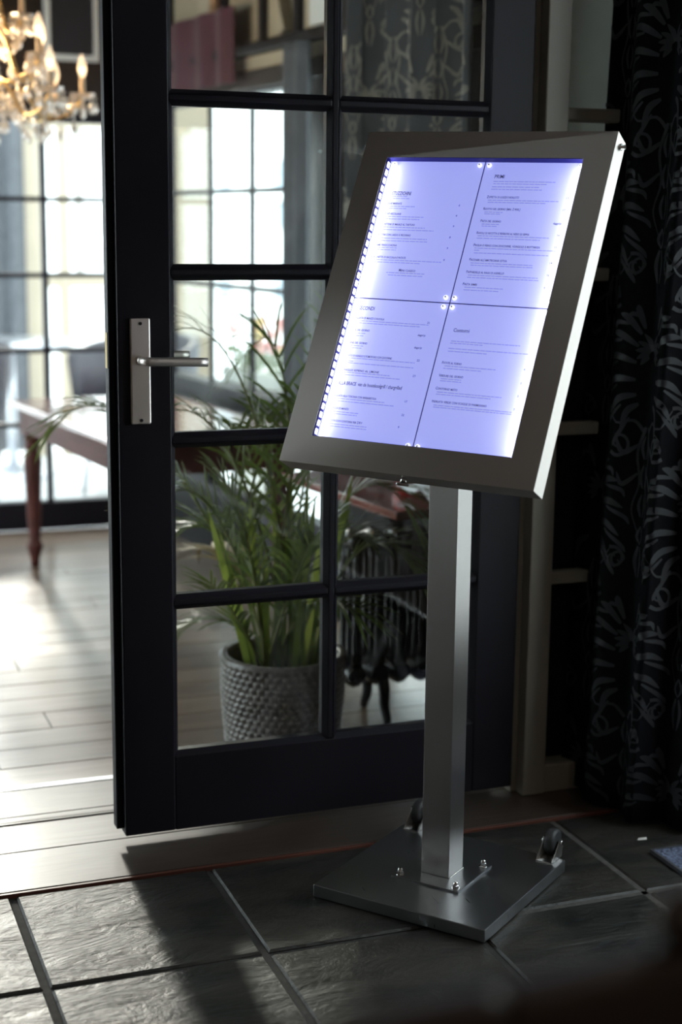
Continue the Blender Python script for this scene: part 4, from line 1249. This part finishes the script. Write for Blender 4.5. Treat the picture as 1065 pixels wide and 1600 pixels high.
curtain('sidelight_reflection', [(0.96, 0.062), (1.33, 0.062)], 1.18, 2.0, 0.16, 0.008, M['satin'], 'added grey satin drape standing in for a reflection on the sidelight glass', seed=9)  # drape added in place of the pale reflection on the pane

# ================================================================== CHANDELIER
CH = Vector((0.045, 2.15, 0.0))
chn = empty('chandelier', (CH.x, CH.y, 1.485), 0, 'gilt crystal chandelier with candle bulbs hanging above the wooden floor', 'chandelier')
cb = 1.46
def cz(z): return z - cb
MB().lathe([(0.004, cz(1.50)), (0.022, cz(1.52)), (0.034, cz(1.56)), (0.020, cz(1.60)), (0.028, cz(1.64)), (0.045, cz(1.67)), (0.024, cz(1.70)), (0.014, cz(1.78)), (0.030, cz(1.83)), (0.040, cz(1.87)), (0.016, cz(1.90)), (0.012, cz(2.02)), (0.022, cz(2.06)), (0.005, cz(2.10))], 20).build('stem', M['goldarm'], chn)
MB().tube([(0, 0, cz(2.09)), (0, 0, cz(2.35))], 0.005, 8).build('chain', M['goldarm'], chn)
MB().lathe([(0.055, cz(2.345)), (0.05, cz(2.36)), (0.01, cz(2.375))], 16).build('ceiling_rose', M['goldarm'], chn)
dropm = MB()
dropm.lathe([(0.0008, 0.0), (0.0085, -0.016), (0.0105, -0.026), (0.0070, -0.036), (0.0006, -0.043)], 6, smooth=False)
dropme = dropm.mesh('crystal_drop', M['crystal'])
beadme = MB().lathe([(0.0006, 0.006), (0.006, 0.0), (0.0006, -0.006)], 6, smooth=False).mesh('crystal_bead', M['crystal'])
bobeche = MB().lathe([(0.006, 0.0), (0.022, 0.002), (0.036, 0.010), (0.042, 0.018), (0.040, 0.019), (0.030, 0.011), (0.008, 0.006)], 12, smooth=False).mesh('drip_pan', M['crystal'])
candlem = MB().lathe([(0.0085, 0.004), (0.0095, 0.006), (0.0090, 0.062), (0.0070, 0.066)], 12).mesh('candle', M['candle'])
bulbm = MB().lathe([(0.0065, 0.066), (0.0115, 0.078), (0.0145, 0.094), (0.0130, 0.110), (0.0080, 0.126), (0.0022, 0.139), (0.0004, 0.142)], 14).mesh('bulb', M['bulbglass'])
filam = MB().ball((0, 0, 0.090), 0.0062, 10, 6, 1.5).mesh('filament', M['filament'])
def arm(ang, R, zroot, zend, zdip, drops=8):
    d = Vector((cos(ang), sin(ang), 0))
    p = [d * 0.02 + Vector((0, 0, cz(zroot))), d * (R * 0.28) + Vector((0, 0, cz(zroot + 0.035))), d * (R * 0.45) + Vector((0, 0, cz(zroot - 0.01))), d * (R * 0.62) + Vector((0, 0, cz(zdip))),
         d * (R * 0.85) + Vector((0, 0, cz(zdip + 0.012))), d * R + Vector((0, 0, cz(zend)))]
    path = catmull(p, 6)
    a = MB().tube(path, 0.0068, 8).build('arm', M['goldarm'], chn)
    e = path[-1]
    link('drip_pan', bobeche, a, e); link('candle', candlem, a, e); link('bulb', bulbm, a, e); link('filament', filam, a, e)
    for k in range(drops):
        b = ang + 2 * pi * k / drops
        q = e + Vector((cos(b) * 0.039, sin(b) * 0.039, 0.012))
        link('crystal_bead', beadme, a, q + Vector((0, 0, -0.008))); link('crystal_drop', dropme, a, q + Vector((0, 0, -0.015)))
    for i in (6, 10, 14, 18, 22, 26):
        q = path[i]
        link('crystal_bead', beadme, a, q + Vector((0, 0, -0.014)), (0, 0, i)); link('crystal_bead', beadme, a, q + Vector((0, 0, -0.027)), (0, 0, i * 2))
        link('crystal_drop', dropme, a, q + Vector((0, 0, -0.034)), (0, 0, i))
    link('crystal_bead', beadme, a, e + Vector((0, 0, -0.012)))
    link('crystal_drop', dropme, a, e + Vector((0, 0, -0.020)))
for k in range(8): arm(radians(-12 + 45 * k), 0.315, 1.640, 1.625, 1.565)
for k in range(6): arm(radians(18 + 60 * k), 0.215, 1.80, 1.735, 1.69)
for k in range(4): arm(radians(-20 + 90 * k), 0.135, 1.93, 1.860, 1.83, 6)
# garlands and the bottom drop
for k in range(12):
    a1 = radians(30 * k)
    g_ = MB()
    for i in range(9):
        t = i / 8
        r_ = 0.03 + 0.10 * sin(pi * t * 0.5); z_ = 1.63 - 0.13 * t ** 1.4
        g_.lathe([(0.0006, 0.006), (0.0062, 0.0), (0.0006, -0.006)], 6, (cos(a1) * (0.13 - r_ * 0.85), sin(a1) * (0.13 - r_ * 0.85), cz(z_)), smooth=False)
    g_.build('bead_garland', M['crystal'], chn)
for k in range(16):
    a1 = radians(22.5 * k)
    for r_, z_ in ((0.075, 1.555), (0.045, 1.52), (0.11, 1.60), (0.16, 1.60)):
        link('crystal_drop', dropme, chn, (cos(a1) * r_, sin(a1) * r_, cz(z_)), (0, 0, a1))
MB().ball((0, 0, cz(1.475)), 0.016, 8, 6).build('crystal_ball', M['crystal'], chn)
ld = bpy.data.lights.new('chandelier_glow', 'POINT'); ld.energy = 22; ld.color = (1.0, 0.72, 0.42); ld.shadow_soft_size = 0.12
lo = bpy.data.objects.new('chandelier_glow', ld); col.objects.link(lo); lo.location = (CH.x, CH.y, 1.80)

# wall vent above the far glazing
vt = empty('wall_vent', (0.575, FY - 0.001, 1.905), 0, 'white framed louvre vent high on the far wall', 'vent')
MB().box(-0.115, -0.020, 0.0, 0.090, 0.0, 0.26).build('grille_back', M['ventdark'], vt)
for x0, x1, z0, z1 in ((-0.12, 0.095, -0.012, 0.010), (-0.12, 0.095, 0.25, 0.272), (-0.12, -0.098, 0.010, 0.25), (0.073, 0.095, 0.010, 0.25)):
    MB().box(x0, -0.034, z0, x1, -0.001, z1).build('frame', M['ventwhite'], vt, bevel=0.002)
for k in range(18):
    MB().bar((-0.098, -0.026, 0.020 + k * 0.0132), (0.073, -0.026, 0.020 + k * 0.0132), 0.010, 0.0026, (0, 0.5, 1)).build('louvre', M['ventdark'], vt)

# ================================================================== TERRACE AND STREET
def tub_chair(loc, rz, label, cush=None):
    t = empty('tub_chair', loc, rz, label, 'chair', 'terrace tub chairs')
    mb = MB(); n = 22
    vv = []
    for i in range(n + 1):
        a = radians(-25 + 230 * i / n)
        hh = 0.70 + 0.10 * sin(radians(180 * i / n))
        fl = 1.0
        for r_, z_ in ((0.27, 0.18), (0.31, 0.45), (0.34, hh - 0.03), (0.335, hh), (0.30, hh - 0.005), (0.28, 0.45), (0.25, 0.18)):
            vv.append((r_ * cos(a), r_ * sin(a), z_))
    ff = []
    for i in range(n):
        for k in range(7):
            k2 = (k + 1) % 7
            ff.append((i * 7 + k, i * 7 + k2, (i + 1) * 7 + k2, (i + 1) * 7 + k))
    ff += [tuple(range(6, -1, -1)), tuple(n * 7 + k for k in range(7))]
    MB().add(vv, ff, True).build('shell', M['wicker'], t)
    MB().lathe([(0.26, 0.34), (0.27, 0.36), (0.27, 0.41), (0.24, 0.43), (0.01, 0.435)], 24).build('seat', M['wicker'], t)
    for a in (40, 140, 220, 320):
        MB().tube([(0.20 * cos(radians(a)), 0.20 * sin(radians(a)), 0.36), (0.25 * cos(radians(a)), 0.25 * sin(radians(a)), 0.0)], [0.018, 0.014], 8).build('leg', M['alu'], t)
    if cush:
        cv = MB().ball((0, 0.10, 0.56), 0.17, 14, 10, 0.9)
        cv.v = [(x, 0.12 + (y - 0.10) * 0.45, z) for x, y, z in cv.v]
        cv.build('cushion', M[cush], t)
    return t
GZ = -0.09
tub_chair((0.15, 4.70, GZ), radians(200), 'dark wicker tub chair on the terrace turned away from the glazing')
tub_chair((1.07, 4.60, GZ), radians(-55), 'dark wicker tub chair with a red cushion on the terrace', 'cushion')
tt = empty('terrace_table', (0.58, 5.35, GZ), 0, 'round pale metal terrace table behind the tub chairs', 'table')
MB().lathe([(0.005, 0.70), (0.32, 0.70), (0.33, 0.715), (0.32, 0.73), (0.005, 0.73)], 28).build('table_top', M['alu'], tt)
MB().tube([(0, 0, 0.03), (0, 0, 0.70)], 0.025, 12).build('pedestal', M['alu'], tt)
MB().lathe([(0.22, 0), (0.22, 0.02), (0.03, 0.045)], 24).build('base', M['alu'], tt)
# cream pergola frame at the terrace edge
pg_ = empty('pergola', (0, 6.0, GZ), 0, 'cream painted timber pergola frame at the terrace edge', 'pergola')
for x, w in ((-0.6, 0.09), (0.15, 0.09), (0.82, 0.09), (1.0, 0.06), (1.30, 0.07)):
    MB().box(x - w / 2, -0.04, 0, x + w / 2, 0.05, 2.2).build('post', M['creambright'], pg_, bevel=0.004)
MB().box(-0.7, -0.05, 1.88, 1.36, 0.06, 2.06).build('beam', M['creambright'], pg_, bevel=0.004)
MB().box(0.85, -0.03, 0.98, 1.30, 0.03, 1.06).build('rail', M['creambright'], pg_, bevel=0.004)
MB().box(1.09 - 0.022, -0.03, 1.06, 1.09 + 0.022, 0.03, 1.88).build('mullion', M['planter'], pg_, bevel=0.003)
curtain('pergola_curtain', [(0.45, 5.90), (0.77, 5.90)], -0.04, 1.84, 0.11, 0.03, M['greycurtain'], 'grey outdoor curtain tied to the pergola post', seed=14)
# cream pier outside the first window
MB().box(-0.105, 0.0, GZ, 0.105, 0.35, 3.2).build('cream_pier', M['pier'], None, loc=(1.54, 5.2, 0), label='cream rendered wall pier outside the window by the table', cat='wall pier', bevel=0.004)
# geranium trough on the outer sill
TP = WP + WD * wall_s(2.28) + WN * 0.22
tr_ = empty('flower_trough', (TP.x, TP.y, GZ), WR, 'pale flower trough full of red and pink geraniums outside the window', 'flower box')
MB().box(-0.40, -0.08, 0.60, 0.62, 0.08, 0.80).build('trough', M['planter'], tr_, bevel=0.006)
for x in (-0.33, 0.55):
    MB().box(x - 0.03, -0.06, 0, x + 0.03, 0.06, 0.60).build('support', M['planter'], tr_, bevel=0.004)
rf = random.Random(4)
for k in range(30):
    x, y_, z_ = rf.uniform(-0.38, 0.60), rf.uniform(-0.07, 0.07), rf.uniform(0.86, 0.99)
    mt = rf.choice(['petalred', 'petalpink', 'petalpink', 'petalpink', 'petalyellow'])
    mb = MB()
    for j in range(12):
        a, e = rf.uniform(0, 6.28), rf.uniform(-0.3, 1.3)
        c = Vector((cos(a) * cos(e), sin(a) * cos(e), sin(e)))
        s = c.orthogonal().normalized(); u = c.cross(s)
        q = c * 0.026
        mb.add([q - s * 0.013, q + c * 0.005 - u * 0.013, q + s * 0.013, q + c * 0.005 + u * 0.013], [(0, 1, 2, 3)])
    mb.ball((0, 0, 0), 0.020, 8, 5)
    fl = mb.build('flower_head', M[mt], tr_, loc=(x, y_, z_))
    MB().tube([(0, 0, 0), (rf.uniform(-0.02, 0.02), 0, 0.79 - z_)], 0.0025, 5).build('stalk', M['stem'], fl)
lf = MB()
for k in range(160):
    p = Vector((rf.uniform(-0.39, 0.61), rf.uniform(-0.09, 0.09), rf.uniform(0.79, 0.88)))
    d = Vector((rf.uniform(-1, 1), rf.uniform(-1, 1), rf.uniform(-0.2, 0.8))).normalized(); s = d.orthogonal().normalized()
    lf.add([p - d * 0.022, p - s * 0.02, p + d * 0.022, p + s * 0.02], [(0, 1, 2, 3)])
lf.build('foliage', M['leaf'], tr_, kind='stuff')
# white house across the street
hs = empty('white_house', (4.6, 11.0, GZ), 0, 'white rendered house with small grey windows across the street', 'building')
wins = []
for x in (3.10, 3.41, 3.96, 4.5, 5.1, 5.7, 6.3):
    for z, h in ((1.22, 0.25), (1.58, 0.27), (2.6, 0.4), (0.55, 0.35)):
        wins.append((x - 4.6, z + 0.09, 0.13, h))
MB().box(-2.6, 0.02, 0, 3.4, 4.0, 4.6).build('wall', M['wallwhite'], hs)
mb = MB().add([(-2.75, -0.15, 4.6), (3.55, -0.15, 4.6), (3.55, 4.15, 4.6), (-2.75, 4.15, 4.6), (-2.75, 2.0, 5.9), (3.55, 2.0, 5.9)], [(3, 2, 1, 0), (0, 1, 5, 4), (2, 3, 4, 5), (0, 4, 3), (1, 2, 5)])
mb.build('roof', M['brickc'], hs)
for x, z, w, h in wins:
    f = MB().box(x - w / 2 - 0.015, -0.01, z - 0.015, x + w / 2 + 0.015, 0.02, z + h + 0.015).build('window', M['ventwhite'], hs)
    MB().box(x - w / 2, -0.018, z, x + w / 2, -0.009, z + h).build('pane', M['winblue'], f)

# ================================================================== SMALL THINGS IN THE FRONT ROOM
mtt = empty('door_mat', (1.125, -0.62, 0.0), 0, 'blue grey bristle door mat in a metal edge by the curtain', 'mat')
MB().box(-0.11, -0.30, 0.0008, 0.20, 0.23, 0.008).build('pile', M['mat'], mtt)
for a in ((-0.116, -0.306, -0.110, 0.236), (0.20, -0.306, 0.206, 0.236), (-0.110, 0.23, 0.20, 0.236), (-0.110, -0.306, 0.20, -0.30)):
    MB().box(a[0], a[1], 0.0008, a[2], a[3], 0.009).build('edge_strip', M['ventdark'], mtt)
MB().add([(0, 0, 0.0012), (0.020, -0.004, 0.0012), (0.024, 0.004, 0.003), (0.006, 0.007, 0.002), (0, 0, 0.0004), (0.020, -0.004, 0.0004), (0.024, 0.004, 0.0018), (0.006, 0.007, 0.001)],
         [(0, 1, 2, 3), (7, 6, 5, 4), (0, 4, 5, 1), (1, 5, 6, 2), (2, 6, 7, 3), (3, 7, 4, 0)]).build('paper_scrap', M['paper'], None, loc=(1.020, -0.318, 0.0), label='tiny white paper scrap on the slate floor near the mat', cat='paper')
# dark chair close in the front room, back towards the stand
ch = empty('side_chair', (-0.42, -2.10, 0.001), 0, 'dark wooden side chair with a plain top rail in the front room', 'chair')
pth = [(-0.205, -0.215, 0.868), (-0.10, -0.222, 0.866), (0, -0.225, 0.865), (0.10, -0.222, 0.866), (0.205, -0.215, 0.868)]
mb = MB()
for a, b in zip(pth[:-1], pth[1:]): mb.bar(a, b, 0.024, 0.075)
mb.build('top_rail', M['darkwood'], ch, bevel=0.008)
for s in (-1, 1):
    MB().tube(catmull([(s * 0.190, -0.19, 0.0), (s * 0.195, -0.20, 0.45), (s * 0.205, -0.214, 0.85), (s * 0.207, -0.215, 0.905)], 5), 0.016, 10).build('back_post', M['darkwood'], ch)
    MB().ball((s * 0.207, -0.215, 0.920), 0.017, 12, 8).build('finial', M['darkwood'], ch)
    MB().tube([(s * 0.185, 0.19, 0.0), (s * 0.19, 0.19, 0.43)], [0.014, 0.018], 10).build('leg', M['darkwood'], ch)
MB().box(-0.21, -0.205, 0.425, 0.21, 0.215, 0.465).build('seat', M['darkwood'], ch, bevel=0.012)
MB().bar((-0.195, -0.205, 0.64), (0.195, -0.205, 0.64), 0.018, 0.05).build('back_slat', M['darkwood'], ch, bevel=0.004)
MB().bar((-0.187, 0.19, 0.20), (0.187, 0.19, 0.20), 0.016, 0.02).build('stretcher', M['darkwood'], ch, bevel=0.003)
# unseen ceiling lamps added to fill the front room with light
def fill_lamp(x, y, e, label):
    t = empty('fill_ceiling_lamp', (x, y, 2.55), 0, label, 'lamp', 'added front room fill lamps')
    MB().lathe([(0.05, -0.10), (0.055, -0.10), (0.055, 0.0), (0.01, 0.0)], 20).build('housing', M['blackwood'], t)
    MB().lathe([(0.001, -0.088), (0.047, -0.088), (0.047, -0.084)], 20).build('lens', M['fill_lens'], t)
    d = bpy.data.lights.new('fill_ceiling_light', 'SPOT'); d.energy = e; d.color = (1.0, 0.87, 0.72); d.spot_size = radians(150); d.spot_blend = 0.7; d.shadow_soft_size = 0.04
    o = bpy.data.objects.new('fill_ceiling_light', d); col.objects.link(o); o.location = (x, y, 2.44)
for x, y, w in ((-2.1, -0.9, 'in the corner by the partition'), (-2.1, -2.3, 'along the left wall'), (-2.1, -3.8, 'in the rear left corner'),
                (-0.5, -3.9, 'at the rear wall'), (0.75, -3.4, 'near the rear right corner'), (0.85, -1.75, 'in front of the street door')):
    fill_lamp(x, y, 15 if y < -3 else 2.5, 'added black fill lamp on the ceiling ' + w)
